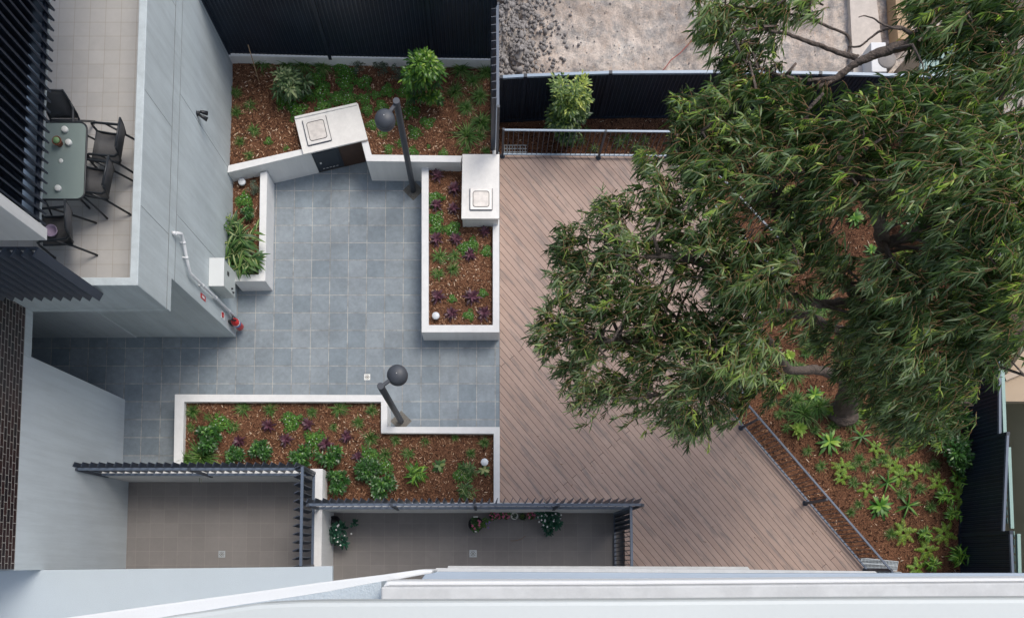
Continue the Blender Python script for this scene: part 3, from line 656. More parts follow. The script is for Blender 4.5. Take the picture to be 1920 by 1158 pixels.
# balcony furniture
ZF = 3.652
def chair(px, py, rz, label):
    p = W(px, py, ZF + .42); o = thing('patio_chair', label, 'chair', (p.x, p.y, ZF), rz, 'patio chairs around the glass table')
    b = MB(); n = 6
    vs = []; 
    for i in range(n + 1):
        y = -.24 + .46 * i / n; z = .43 - .025 * math.sin(math.pi * i / n) + (.02 if i == 0 else 0)
        vs += [(-.235, y, z), (.235, y, z)]
    b.add(vs, [(2 * i, 2 * i + 1, 2 * i + 3, 2 * i + 2) for i in range(n)], True); s = b.build('seat', M['sling'], o, local=True); s.modifiers.new('t', 'SOLIDIFY').thickness = .008
    b = MB(); vs = []
    for i in range(n + 1): t = i / n; vs += [(-.225, .22 + .16 * t + .03 * math.sin(math.pi * t), .44 + .50 * t), (.225, .22 + .16 * t + .03 * math.sin(math.pi * t), .44 + .50 * t)]
    b.add(vs, [(2 * i, 2 * i + 1, 2 * i + 3, 2 * i + 2) for i in range(n)], True); s = b.build('backrest', M['sling'], o, local=True); s.modifiers.new('t', 'SOLIDIFY').thickness = .008
    b = MB()
    for x in (-.24, .24):
        b.tube([(x, -.26, .44), (x, 0, .41), (x, .21, .42), (x, .26, .50), (x, .33, .72), (x, .385, .95)], .018, 8)
    b.tube([(-.24, .385, .95), (.24, .385, .95)], .018, 8); b.tube([(-.24, -.25, .435), (.24, -.25, .435)], .013, 8); b.build('frame', M['frame'], o, local=True)
    for x in (-.27, .27):
        b = MB(); b.tube([(x * .9, .33, .74), (x, .25, .68), (x, 0, .665), (x, -.18, .655), (x, -.255, .61), (x * 1.02, -.275, .52)], .02, 8); b.build('armrest', M['frame'], o, local=True)
        b = MB(); b.tube([(x * 1.02, -.275, .53), (x * 1.05, -.30, .01)], .019, 8); b.build('leg', M['frame'], o, local=True)
        b = MB(); b.tube([(x, .0, .66), (x * .98, .2, .40), (x * 1.05, .42, .01)], .019, 8); b.build('leg', M['frame'], o, local=True)
    return o
chair(121, 247, R(0), 'high-backed patio chair at the far end of the glass table')
chair(206, 276, R(-97), 'grey sling patio chair, nearer the far end of the long table side')
chair(184, 344, R(-99), 'grey sling patio chair by the front corner of the glass table')
D_ = chair(111, 432, R(-86), 'dark patio chair below the table with a lavender bowl on its seat')
zt = ZF + .72
def rrect(x0, x1, y0, y1, r, n=6):
    P = []
    for cx, cy, a0 in ((x1 - r, y0 + r, -90), (x1 - r, y1 - r, 0), (x0 + r, y1 - r, 90), (x0 + r, y0 + r, 180)):
        for k in range(n + 1): a = R(a0 + 90 * k / n); P.append((cx + r * math.cos(a), cy + r * math.sin(a)))
    return P
tr, tl = W(162, 301, zt).x, W(60, 301, zt).x; tt, tb_ = W(120, 228, zt).y, W(120, 375, zt).y
T_ = thing('glass_table', 'rectangular patio table with a frosted green glass top', 'table', ((tl + tr) / 2, (tt + tb_) / 2, ZF))
b = MB(); b.prism(rrect(tl + .02, tr - .02, tb_ + .02, tt - .02, .12), zt - .008, zt); b.build('glass_top', M['glass'], T_)
b = MB(); q = rrect(tl + .012, tr - .012, tb_ + .012, tt - .012, .125); q = [Vector((x, y, zt - .006)) for x, y in q]; b.tube(q + q[:2], .016, 8, False); b.build('rim', M['frame'], T_)
b = MB(); c_ = W(114.4, 301.7, zt); b.lathe((c_.x, c_.y, zt + .001), [(.018, 0), (.036, 0), (.036, .006), (.018, .006)], 18); b.build('umbrella_ring', M['wax'], T_)
for sx in (0, 1):
    for sy in (0, 1):
        x = tl + .12 if sx == 0 else tr - .12; y = tb_ + .14 if sy == 0 else tt - .14; ox = .16 if sx else -.16; oy = (.16 if sy else -.16)
        b = MB(); b.tube([(x - ox, y - oy, zt - .02), (x, y, zt - .12), (x + ox * .4, y + oy * .3, zt - .4), (x + ox * .9, y + oy * .8, ZF + .01)], .017, 8); b.build('leg', M['frame'], T_)
for px, py, lab in ((121.5, 242.6, 'round white candle at the far end of the glass table'), (128.7, 266.9, 'round white candle beside the small cactus pot'), (108.7, 352.7, 'round white candle alone at the near end of the table')):
    c_ = W(px, py, zt + .03); b = MB(); b.lathe((c_.x, c_.y, zt + .001), [(.045, 0), (.05, .01), (.05, .045), (.045, .05), (0, .05)], 20); tag(b.build('candle', M['wax']), lab, 'candle', 'white candles on the glass table')
c_ = W(107.6, 265, zt + .08); o = thing('potted_cactus', 'small cactus in a terracotta pot on the glass table', 'plant', (c_.x, c_.y, zt + .001))
b = MB(); b.lathe((0, 0, 0), [(0, 0), (.05, 0), (.07, .09), (.075, .09), (.075, .11), (.065, .11), (.06, .095), (0, .095)], 20); b.build('pot', M['terracotta'], o, local=True)
b = MB(); b.lathe((0, 0, .095), [(.05, 0), (.055, .02), (.04, .045), (0, .05)], 14); b.build('cactus', mat('cactus_green', (.22, .36, .16), .6, .1, 30, local=True), o, local=True)
c_ = W(98, 434, ZF + .47); b = MB(); b.lathe((c_.x, c_.y, ZF + .425), [(.0, 0), (.055, 0), (.09, .05), (.105, .09), (.095, .09), (.075, .05), (.04, .015), (0, .012)], 24)
tag(b.build('bowl', M['lavender']), 'lavender plastic bowl standing on the patio chair seat', 'bowl')

# ================================================================ PLANTER WALLS
def wallpoly(name, polys, zt_, z0, label, cat='wall', m='white'):
    o = None
    b = MB()
    for P in polys: b.prism([W(*q, zt_) for q in P], z0, zt_)
    o = b.build(name, M[m], bevel=.008); return tag(o, label, cat)
wallpoly('garden_wall', [[(426.2, 323.8), (583, 286.6), (581, 276), (427.7, 310)]], .83, -.2, 'angled white garden wall running from the concrete building to the barbecue')
wallpoly('garden_wall', [[(677.5, 266.4), (690, 263.6), (696.8, 289.8), (866.5, 291.8), (864, 304.3), (687, 302.3)]], .83, -.2, 'white garden wall bent around the right side of the angled barbecue')
wallpoly('planter_wall', [[(487.6, 324), (501, 321), (497.3, 526.9), (438, 527.5), (439, 514), (484.7, 514.3)]], .58, -.2, 'low white wall of the small planter holding the striped ginger')
wallpoly('planter_wall', [[(790.4, 305.8), (803.5, 305.8), (803.5, 609), (923.9, 609), (923.9, 400), (936.4, 400), (936.4, 622.8), (790.4, 622.8)]], .58, -.2, 'white wall of the rectangular planter with burgundy cordylines')
wallpoly('planter_wall', [[(327.5, 738.7), (726.3, 740), (726.3, 799.5), (937, 799.8), (937, 952), (925.6, 952), (925.6, 812.6), (714.2, 811.6), (714.2, 753), (344.7, 753), (342, 890), (325, 890)]], .58, -.2, 'long stepped white wall of the front planter along the paving')
wallpoly('retaining_wall', [[(428, 97.5), (926, 107), (926, 113), (428, 105)]], .92, -.2, 'low white retaining wall under the dark fence behind the top bed')
wallpoly('retaining_wall', [[(922.5, 112), (931, 112), (931, 292), (923.5, 292)]], .74, -.4, 'narrow white kerb wall under the slatted screen beside the top bed')
# ---- barbecues
def hotplate(root, c, ux, uy, hx, hy, z):
    b = MB(); c = Vector((c.x, c.y, z + .012)); b.obox(c, ux, uy, hx, hy, .012); b.build('steel_surround', M['steel'], root, bevel=.004)
    P = rrect(-hx * .74, hx * .74, -hy * .74, hy * .74, .05)
    b = MB(); q = [c + ux * x + uy * y + Vector((0, 0, .014)) for x, y in P]; b.tube(q + q[:2], .0065, 6, False); b.build('drip_groove', M['black'], root)
    b = MB(); n = len(P); vs = [c + ux * x + uy * y + Vector((0, 0, .0135)) for x, y in P]; b.add(vs, [tuple(range(n))]); b.lathe(c + Vector((0, 0, .0145)), [(.0, .0), (.009, 0), (0, .001)], 10)
    b.build('cooking_plate', mat('stained_steel', (.62, .58, .54), .45, .22, 9, metal=.2), root)
    b = MB()
    for s in (-1, 1): b.bar(c + ux * s * (hx + .008) - uy * hy + Vector((0, 0, 0)), c + ux * s * (hx + .008) + uy * hy, .012, .026)
    b.bar(c - ux * hx - uy * (hy + .008), c + ux * hx - uy * (hy + .008), .012, .03); b.build('side_trim', M['charcoal'], root)
ZB = .90
tp = [W(551.6, 220.4, ZB), W(671, 193.6, ZB), W(689.5, 261, ZB), W(568.5, 289.5, ZB)]
B1 = thing('barbecue_bench', 'angled white barbecue bench with steel hotplate, black door and timber panel', 'barbecue', tuple(W(640, 290, 0)))
b = MB(); b.prism(tp, ZB - .045, ZB); b.build('benchtop', M['bench'], B1, bevel=.006)
ux = (tp[2] - tp[3]).normalized(); uy = Vector((-ux.y, ux.x, 0))
b = MB(); b.bar(tp[0] + ux * .01 - uy * .02 + Vector((0, 0, .013)), tp[1] - ux * .02 - uy * .02 + Vector((0, 0, .013)), .05, .026); b.build('upstand', M['bench'], B1, bevel=.004)
f0, f1 = W(598, 326, 0), W(687, 305, 0); bx = (f1 - f0).normalized(); by = Vector((-bx.y, bx.x, 0)); fw = (f1 - f0).length
b = MB(); b.prism([f0 + by * .03, f1 + by * .03, f1 + by * .82, f0 + by * .82], 0, ZB - .048); b.build('cabinet_carcass', M['darkwood'], B1)
def panel(x0_, x1_, z0_, z1_, d, nm, m, par, bv=0):
    b = MB(); c = f0 + bx * (x0_ + x1_) / 2 + by * (.03 - d / 2) + Vector((0, 0, (z0_ + z1_) / 2)); b.obox(c, bx, by, (x1_ - x0_) / 2, d / 2, (z1_ - z0_) / 2); return b.build(nm, M[m], par, bevel=bv)
panel(.02, .03 + fw * .52, .06, .83, .02, 'door_frame', 'door', B1)
dd = panel(.07, fw * .52 - .02, .10, .80, .034, 'door', 'door', B1, .004)
b = MB(); c = f0 + bx * .13 - by * .015 + Vector((0, 0, .42)); b.tube([c + by * .03, c - by * .01], .022, 10); b.build('knob', M['steel'], dd)
b = MB()
for k in range(5): c = f0 + bx * (.13 + .075 * k) - by * .006 + Vector((0, 0, .17)); b.bar(c, c + bx * .045, .006, .012)
b.build('vent_slot', M['steel'], dd)
panel(.04 + fw * .53, fw - .01, .03, .84, .022, 'timber_panel', 'darkwood', B1)
hc = W(594.5, 245.5, ZB); hotplate(B1, hc, ux, uy, .245, .275, ZB)
B2 = thing('barbecue_bench', 'square white barbecue bench with hotplate set over the cordyline planter', 'barbecue', tuple(W(901, 350, 0)))
q = [W(866.9, 289, ZB), W(936.4, 289, ZB), W(936.4, 410, ZB), W(865, 410, ZB)]
b = MB(); b.prism(q, ZB - .045, ZB); b.build('benchtop', M['bench'], B2, bevel=.006)
b = MB(); b.prism([q[0] + Vector((.02, -.01, 0)), q[1] + Vector((-.02, -.01, 0)), q[2] + Vector((-.02, .02, 0)), q[3] + Vector((.02, .02, 0))], -.2, ZB - .048); b.build('bench_base', M['white'], B2, bevel=.006)
hotplate(B2, W(902, 374, ZB), Vector((1, 0, 0)), Vector((0, 1, 0)), .225, .225, ZB)

# ---- courtyard lamps
def lamp(base, head, label):
    p = W(*base, 0); h = 3.32; hd = W(*head, h - .02)
    L_ = thing('courtyard_lamp', label, 'lamp post', p, 0, 'grey courtyard lamp posts')
    b = MB(); b.tube([p, p + Vector((0, 0, h))], .062, 20); b.build('pole', M['lamp'], L_, bevel=.004)
    b = MB(); a = Vector((p.x, p.y, h - .07)); e = Vector((hd.x, hd.y, h - .07)); b.bar(a, e, .062, .05); b.build('arm', M['lamp'], L_, bevel=.008)
    b = MB(); c = Vector((hd.x, hd.y, h - .17)); b.lathe(c, [(0, -.03), (.15, -.03), (.178, -.02), (.182, 0), (.182, .055), (.176, .065), (.174, .07), (.182, .078), (.180, .10), (.165, .14), (.13, .175), (.085, .198), (.04, .208), (.0, .21)], 40); sh = b.build('lamp_head', M['lamp'], L_)
    b = MB(); b.lathe(c + Vector((0, 0, .208)), [(.008, 0), (.008, .006), (0, .008)], 8); b.build('screw', M['wax'], sh)
    b = MB(); b.lathe(c + Vector((0, 0, -.038)), [(0, 0), (.14, 0), (.14, .007), (0, .007)], 24); b.build('diffuser', M['disc'], sh)
    b = MB(); s = .165; b.prism([p + Vector((s * 1.4, 0, 0)), p + Vector((0, s * 1.4, 0)), p + Vector((-s * 1.4, 0, 0)), p + Vector((0, -s * 1.4, 0))], -.05, .006); b.build('footing', M['gravel'], L_)
lamp((775, 357), (720.5, 219.5), 'tall grey lamp post by the garden wall beside the angled barbecue')
lamp((752, 789), (744, 700.5), 'tall grey lamp post in the notch of the long front planter')

# ---- bollard lights
for px, py, z, lab in ((453, 340, .52, 'round white garden light at the top of the small left planter'), (443, 508, .52, 'round white garden light half hidden under the striped ginger'), (817, 591, .55, 'round white garden light in the lower left of the cordyline planter'), (908.5, 865.5, .55, 'round white garden light at the right end of the front planter'), (395, 813, .52, 'round white garden light half hidden by a shrub in the front planter')):
    p = W(px, py, z + .03); b = MB(); o = thing('garden_light', lab, 'light', (p.x, p.y, z - .13), 0, 'round garden bed lights')
    b.lathe((p.x, p.y, z - .14), [(0, 0), (.05, 0), (.05, .12), (0, .12)], 16); b.build('stem', M['charcoal'], o)
    b = MB(); b.lathe((p.x, p.y, z - .02), [(.0, 0), (.074, 0), (.078, .01), (.078, .04), (.07, .05), (0, .052)], 28); b.build('lens', M['disc'], o)
# ---- floor drains
def drain(px, py, z, lab, s=.065):
    p = W(px, py, z); o = thing('floor_drain', lab, 'drain', p); b = MB(); b.box(p.x - s, p.x + s, p.y - s, p.y + s, z - .01, z + .004); b.build('plate', M['wax'] if s < .07 else M['galv'], o)
    b = MB(); 
    for a in (45, 135): d = Vector((math.cos(R(a)), math.sin(R(a)), 0)) * s * .85; b.bar(p - d + Vector((0, 0, .006)), p + d + Vector((0, 0, .006)), .012, .004)
    for k in range(4): a = R(90 * k); c = p + Vector((math.cos(a), math.sin(a), 0)) * s * .6; b.box(c.x - .01, c.x + .01, c.y - .01, c.y + .01, z + .0042, z + .007)
    b.build('slot', M['gravel'], o)
drain(688.5, 706.5, 0, 'small square floor drain in the blue-grey courtyard paving')
drain(887, 1037, -.3, 'square floor drain in the right brown-tiled patio', .078)
drain(416, 1038, -.3, 'square floor drain in the left brown-tiled patio', .072)

# ================================================================ FENCES, SCREENS, RAILINGS
def corrugated(a, b_, z0, z1, side, pitch=.085, depth=.018, m='fence'):
    """ribbed steel sheet between two plan points"""
    a = Vector(a).to_2d(); b2 = Vector(b_).to_2d(); d = (b2 - a); L_ = d.length; d.normalize(); n = Vector((-d.y, d.x)) * side
    pr = []; s = 0
    while s < L_:
        for t, h in ((0, 0), (.45, 0), (.58, 1), (.86, 1)):
            if s + t * pitch < L_: pr.append(a + d * (s + t * pitch) + n * depth * h)
        s += pitch
    pr.append(b2); mb = MB(); k = len(pr)
    mb.add([(p.x, p.y, z0) for p in pr] + [(p.x, p.y, z1) for p in pr], [(i, i + 1, k + i + 1, k + i) for i in range(k - 1)])
    return mb
def fence_run(name, label, pts, z0, z1s, side, group=None, top='rail', tw=.05, post=True, base=False):
    o = thing(name, label, 'fence', (pts[0].x, pts[0].y, z0), 0, group)
    for i in range(len(pts) - 1):
        z1 = z1s[i] if hasattr(z1s, '__len__') else z1s
        a, b_ = pts[i], pts[i + 1]; s = corrugated(a, b_, z0, z1 - .02, side).build('sheet_panel', M['fence'], o); s.modifiers.new('t', 'SOLIDIFY').thickness = .003
        b = MB(); b.bar(Vector((a.x, a.y, z1)), Vector((b_.x, b_.y, z1)), tw, .05); b.build('top_rail', M[top], o)
        b = MB(); b.bar(Vector((a.x, a.y, z0 + .04)), Vector((b_.x, b_.y, z0 + .04)), tw, .06); b.build('bottom_rail', M['fence'], o)
        if post: b = MB(); b.box(a.x - .035, a.x + .035, a.y - .035, a.y + .035, z0 - .1, z1 + .03); b.build('post', M['fence'], o)
    return o
# back left fence
zf0 = .94
pA = [W(429, 99, zf0), W(618, 104, zf0), W(812, 107.5, zf0), W(930, 109, zf0)]
fence_run('steel_fence', 'tall dark corrugated steel fence on the white retaining wall', pA, zf0, 2.83, -1, top='rail', tw=.04)
# back right fence
pB = [W(937, 229, zg), W(978, 226.5, zg), W(1123, 221, zg), W(1300, 220, zg), W(1480, 222, zg), W(1690, 228, zg), W(1800, 232, zg)]
fence_run('steel_fence', 'dark corrugated steel fence with pale blue top rail before the excavation', pB, zg, 1.02, -1, top='railtop', tw=.06)
# right side fence, stepping down
z = zg
pC = [W(1800, 232, z), W(1806, 430, z), W(1806, 640, z), W(1806, 833, z), W(1798, 1003, z), W(1806, 1200, z)]
fence_run('steel_fence', 'dark stepped steel fence along the right side of the garden', pC, zg, [.62, .61, .60, .84, 1.06], -1, top='rail', tw=.05)
# side screen between the top bed and the deck garden
def screen(name, label, a, b_, z0, z1, out, sp=.152, rails=(.12, .85), m='slat', post_every=0, wd=.09, ang_=25, ends=()):
    """vertical blades fixed to the outside of two horizontal rails"""
    a = Vector(a).to_2d(); c = Vector(b_).to_2d(); d = c - a; L_ = d.length; d.normalize(); n = Vector((-d.y, d.x)) * out
    o = thing(name, label, 'screen', (a.x, a.y, z0)); b = MB()
    k = int(L_ / sp); dirv = (n * math.cos(R(ang_)) + d * math.sin(R(ang_)))
    for i in range(k + 1):
        p = a + d * (i * sp + .02) + n * (.03 + wd / 2)
        b.obox((p.x, p.y, (z0 + z1) / 2), (dirv.x, dirv.y, 0), (0, 0, 1), wd / 2, (z1 - z0) / 2, .007)
    b.build('slats', M[m], o)
    for t in rails:
        zz = z0 + (z1 - z0) * t; b = MB(); b.bar((a.x, a.y, zz), (c.x, c.y, zz), .05, .05); b.build('rail', M['rail'], o)
    if post_every:
        j = int(L_ / post_every)
        for i in range(j + 1):
            p = a + d * (i * L_ / j) - n * .01; b = MB(); b.box(p.x - .025, p.x + .025, p.y - .025, p.y + .025, z0 - .2, z1 - .1); b.build('post', M['charcoal'], o)
    return o
zw_ = .93
screen('slat_screen', 'dark slatted screen standing beside the top bed, edge of the deck garden', W(930, 118, .74), W(931, 291, .74), .76, 2.6, -1, .16, (.1, .93), 'slat', 1.2, .09, 8)
# ---- patio walls and screens
yP1 = W(400, 903, -.3).y; yP2 = W(900, 961, -.3).y; xm1 = W(603.2, 1000, zw_).x; xm0 = W(595.5, 1000, zw_).x
b = MB(); b.box(XB, xm0 - .004, yP1, yP1 + .14, -.4, zw_); tag(b.build('patio_wall', M['white'], bevel=.006), 'white wall at the back of the left brown-tiled patio', 'wall')
b = MB(); b.box(xm0 - .12, xm1, -1.5, yP1 + .14, -.4, zw_ + .003); b.prism([(xm0 - .1, -1.5), (xm1 + .0, -1.5), (xm1, -1.4), (xm0, -1.4)], -.39, zw_); tag(b.build('patio_wall', M['white'], bevel=.006), 'white dividing wall between the two brown-tiled patios', 'wall')
xe = W(1150, 965, -.3).x
b = MB(); b.box(xm1 + .004, xe + .12, yP2, yP2 + .13, -.4, zw_ - .02); tag(b.build('patio_wall', M['white'], bevel=.006), 'long white wall at the back of the right brown-tiled patio', 'wall')
screen('slat_screen', 'dark slatted privacy screen above the left patio back wall', (XB + .0, yP1 + .02), (xm0 - .1, yP1 + .02), .86, 2.02, 1, .155, (.06, .86), 'slat', 1.6)
screen('slat_screen', 'dark slatted screen along the dividing wall between the two patios', (xm0 - .09, yP1 + .05), (xm0 - .09, -.05), .88, 2.05, -1, .155, (.05, .9), 'slat', 1.3, .11)
screen('slat_screen', 'long dark slatted privacy screen above the right patio back wall', (xm0 + .0, yP2 + .02), (xe + .2, yP2 + .02), .86, 1.98, 1, .143, (.06, .86), 'slat', 1.45)
# gate at the right end of the right patio
G_ = thing('patio_gate', 'grey barred metal gate closing the right end of the tiled patio', 'gate', (xe + .02, .5, -.3))
b = MB(); y0_, y1_ = -.12, yP2 - .02
b.bar((xe + .02, y0_, -.24), (xe + .02, y1_, -.24), .045, .045); b.bar((xe + .02, y0_, 1.62), (xe + .02, y1_, 1.62), .05, .05); b.bar((xe + .02, y0_, -.3), (xe + .02, y0_, 1.64), .05, .05); b.bar((xe + .02, y1_, -.3), (xe + .02, y1_, 1.64), .05, .05); b.build('gate_frame', M['rail'], G_)
b = MB()
for k in range(12): y = y0_ + .09 + k * .092; b.bar((xe + .02, y, -.24), (xe + .02, y, 1.62), .016, .016) if y < y1_ else None
b.build('bars', M['charcoal'], G_)
b = MB()
for k in range(4): y = y1_ - .06 - k * .10; b.obox((xe + .02, y, .7), (0, 1, 0), (0, 0, 1), .043, .92, .008)
b.build('infill_board', M['slat'], G_)
# railings
def railing(name, label, pts, posts, z0=0.0, z1=1.04, sp=.105):
    o = thing(name, label, 'railing', pts[0])
    for i in range(len(pts) - 1):
        a, c = pts[i].copy(), pts[i + 1].copy(); d = (c - a).normalized(); L_ = (c - a).length
        b = MB(); b.bar(a + Vector((0, 0, z1)), c + Vector((0, 0, z1)), .036, .03); b.build('handrail', M['railtop' if label[0] == 's' else 'rail'], o)
        b = MB(); b.bar(a + Vector((0, 0, z0 + .09)), c + Vector((0, 0, z0 + .09)), .035, .03); b.build('bottom_rail', M['railtop' if label[0] == 's' else 'rail'], o)
        k = int(L_ / sp); b = MB()
        for j in range(1, k): q = a + d * L_ * j / k; b.tube([q + Vector((0, 0, z0 + .09)), q + Vector((0, 0, z1))], .0075, 5, False)
        b.build('balusters', M['charcoal'], o)
    for q in posts:
        b = MB(); b.obox(q + Vector((0, 0, (z0 + z1) / 2 + .01)), d, (0, 0, 1), .022, (z1 - z0) / 2 + .03, .022); b.lathe(q + Vector((0, 0, 0.004)), [(.0, 0), (.06, 0), (.06, .012), (0, .012)], 12); b.build('post', M['charcoal'], o)
    return o
p0, p1, p2, p3, p4 = W(942, 293), W(1250, 296), W(1449, 508), W(1345, 705), W(1368, 772)
railing('deck_railing', 'short pale-topped railing at the far end of the deck before the ficus', [p0, p1], [p0, W(1122, 296), p1])
railing('deck_railing', 'pale-topped railing mostly hidden beneath the gum tree crown', [p1 + Vector((.03, -.03, 0)), p2, p3, p4], [p2, p3])
pe = W(1622, 1067)
railing('deck_railing', 'long diagonal blue-grey railing along the lower right deck edge', [p4 + Vector((.01, -.02, 0)), pe, pe + Vector((.35, -.5, 0))], [W(1389, 802), W(1509, 943), pe])
deck_edge.build('deck_border', mat('border_board', (.30, .215, .18), .6, .08, 4)); bpy.data.objects['deck_border']['kind'] = 'structure'
# steel steps at the end of the railing
St = thing('metal_steps', 'galvanised metal grating steps at the bottom end of the railing', 'steps', W(1650, 1058, -.3))
for k, (P, z) in enumerate(((((1614, 1045), (1684, 1052), (1681, 1069), (1616, 1064)), -.2), (((1626, 1067), (1690, 1072), (1690, 1092), (1626, 1092)), -.35))):
    Pq = [W(*q, z) for q in P]; b = MB(); b.prism(Pq, z - .03, z - .012); 
    n = 26
    for j in range(n + 1):
        t = j / n; b.bar(Pq[0].lerp(Pq[1], t), Pq[3].lerp(Pq[2], t), .008, .02)
    for t in (0, .5, 1): b.bar(Pq[0].lerp(Pq[3], t), Pq[1].lerp(Pq[2], t), .012, .024)
    b.build('tread', M['galv'], St)
b = MB(); q = W(967, 282, zg + .05)
for k in range(9): b.bar(q + Vector((-.26 + k * .06, -.12, 0)), q + Vector((-.26 + k * .06, .12, 0)), .012, .02)
for k in range(4): b.bar(q + Vector((-.27, -.12 + k * .08, 0)), q + Vector((.25, -.12 + k * .08, 0)), .012, .02)
tag(b.build('drain_grate', M['galv']), 'small metal drain grate set in stones below the far railing', 'drain')

# ================================================================ OUR BUILDING (bottom)
O_ = thing('apartment_building', 'pale apartment block at the bottom, seen straight down its stepped ledges', 'building', (0, -3, 0))
def slab(name, P, zt_, th, m, bv=.008):
    b = MB(); b.prism([W(*q, zt_) for q in P], zt_ - th, zt_); return b.build(name, M[m], O_, bevel=bv)
slab('ledge', [(840, 1060), (1402, 1061.5), (1406, 1066), (1406, 1110), (826, 1110)], 3.6, .2, 'concrete_light')
slab('canopy', [(-260, 1078), (40, 1068), (560, 1062), (623, 1060), (623, 1200), (-60, 1200)], 2.9, .12, 'stucco', .012)
slab('ledge', [(817, 1064), (1400, 1067), (1642, 1070), (1647, 1076), (1647, 1120), (807, 1120)], 6.6, .2, 'concrete_light')
slab('ledge', [(800, 1071), (1400, 1074), (2100, 1073.5), (2100, 1130), (760, 1130)], 9.4, .25, 'ledge')
slab('blade_wall_coping', [(-40, 1186), (110, 1159), (288, 1134), (480, 1108), (600, 1090.8), (716, 1076.7), (786, 1067), (812, 1067), (809, 1074), (774, 1080), (714, 1092), (663, 1101), (600, 1113), (480, 1134), (406, 1143), (150, 1190)], 12.0, .5, 'stucco_white', .01)
b = MB(); b.prism([W(*q, 12.25) for q in [(230, 1172), (406, 1140), (480, 1129), (600, 1111), (663, 1099), (715, 1089), (715, 1150), (230, 1300)]], 11.6, 12.25); b.build('blade_wall', M['stucco'], O_)
# concrete balcony edge with a chamfer
P = [(718, 1098), (724, 1088.5), (1200, 1087), (1560, 1084), (2200, 1081), (2200, 1160), (718, 1160)]
slab('balcony_edge', P, 12.4, .5, 'stucco_white', .015)
slab('balcony_upstand', [(714, 1099), (1200, 1097.5), (1560, 1094), (2200, 1089), (2200, 1190), (714, 1190)], 12.7, .28, 'concrete_light', .01)
slab('parapet_coping', [(60, 1220), (290, 1158.5), (406, 1142), (480, 1131.5), (560, 1127.5), (600, 1127), (1200, 1125), (1560, 1122), (2300, 1119), (2300, 1500), (60, 1500)], 14.9, .12, 'coping', .01)
b = MB(); b.box(-14, 16, -9, -1.6, -.4, 21); b.box(-14, 16, -1.6, -.55, 2.7, 2.85); b.build('unseen_body', M['whitewall'], O_)  # unseen body of the block, raised to block the southern sky

# ================================================================ NEIGHBOURS (right)
Nn = thing('house', 'beige neighbouring house with tan eaves behind the right fence', 'house', W(1930, 800, -1))
xh = 12.0; yh0, yh1 = W(1900, 1300, -1).y, wall_pt(1895, 752, xh).y
b = MB(); b.box(xh, xh + 6, yh0, yh1, -3.5, -.3); b.build('wall', M['beige_dark'], Nn)
b = MB(); b.prism([W(1884, 728, -.1), W(1884, 706, -.1), W(1925, 650, -.1), W(2300, 650, -.1), W(2300, 752, -.1), W(1886, 752, -.1)], -.35, -.1); b.build('fascia', M['beige'], Nn)
b = MB(); b.bar(W(1882, 709, -.05), W(1928, 690, -.05), .12, .1); b.build('gutter', M['beige_dark'], Nn)
b = MB(); b.prism([W(1876, 150, -1.8), W(2300, 150, -1.8), W(2300, 1250, -1.8), W(1893, 1250, -1.8)], -2.1, -1.9); struct('side_path', b, M['soil_side'])
G2 = thing('neighbour_fence', 'pale green timber fence rail standing beyond the dark right fence', 'fence', W(1880, 800, -1))
zr = .42
for P in (((1846, 150), (1877, 640), (1884, 835)), ((1891, 838), (1897, 990)), ((1909, 1000), (1914, 1200))):
    q = [W(x, y, zr) for x, y in P]
    for i in range(len(q) - 1):
        b = MB(); b.bar(q[i], q[i + 1], .07, .05); b.build('top_rail', M['green_rail'], G2)
        b = MB(); n = int((q[i + 1] - q[i]).length / .16); 
        for k in range(n): c = q[i].lerp(q[i + 1], k / n); b.box(c.x - .06, c.x - .045, c.y - .06, c.y + .06, -1.2, zr - .04)
        b.build('palings', M['green_rail'], G2)
Gs = thing('garden_shed', 'pale green shed roof glimpsed behind the fence through the top right branches', 'shed', W(1780, 100, -1))
b = MB(); b.prism([W(1730, 60, .2), W(1830, 40, .2), (W(1835, 150, .2)), W(1725, 150, .2)], .12, .2); 
for k in range(12): a = W(1730, 60, .21).lerp(W(1830, 40, .21), k / 11); c = W(1725, 150, .21).lerp(W(1835, 150, .21), k / 11); b.bar(a, c, .02, .03)
b.build('roof', M['green_rail'], Gs); b = MB(); b.prism([W(1735, 65, .2), W(1825, 48, .2), W(1828, 146, .2), W(1730, 146, .2)], -1.6, .11); b.build('wall', M['beige'], Gs)
# dark blue tub glimpsed under the crown
p = W(1437, 350, zg + .3); b = MB(); b.lathe((p.x, p.y, zg), [(0, 0), (.16, 0), (.22, .4), (.235, .4), (.235, .43), (.205, .43), (.15, .04), (0, .04)], 24)
tag(b.build('plastic_tub', M['navy']), 'dark blue plastic tub in the garden beneath the gum tree', 'tub')

# ================================================================ PATIO POTS
def pot(name, label, px, py, r, h, m, cat='plant'):
    p = W(px, py, -.3 + h); o = thing(name, label, cat, (p.x, p.y, -.298), 0, 'potted plants on the right patio')
    b = MB(); b.lathe((0, 0, 0), [(0, 0), (r * .7, 0), (r, h), (r * 1.08, h), (r * 1.08, h + .02), (r * .93, h + .02), (r * .9, h - .02), (0, h - .02)], 24); b.build('pot', M[m], o, local=True)
    return o
def child_geo(o, name, geo, m, loc=(0, 0, 0), s=1.0):
    c = bpy.data.objects.new(name, fast_mesh(name, geo[0] * s, geo[1], m, geo[2])); COL.objects.link(c); c.parent = o; c.location = loc; return c
def flw(n, r, h, s=.022, zs=.1):
    g = p_dots(n, r, h, s); k = len(g[0]) // (4 * n) ; v = g[0].reshape(4, n, -1, 3); v[..., 2] += rng.uniform(-zs, .03, (1, n, 1)); return (v.reshape(-1, 3), g[1], g[2])
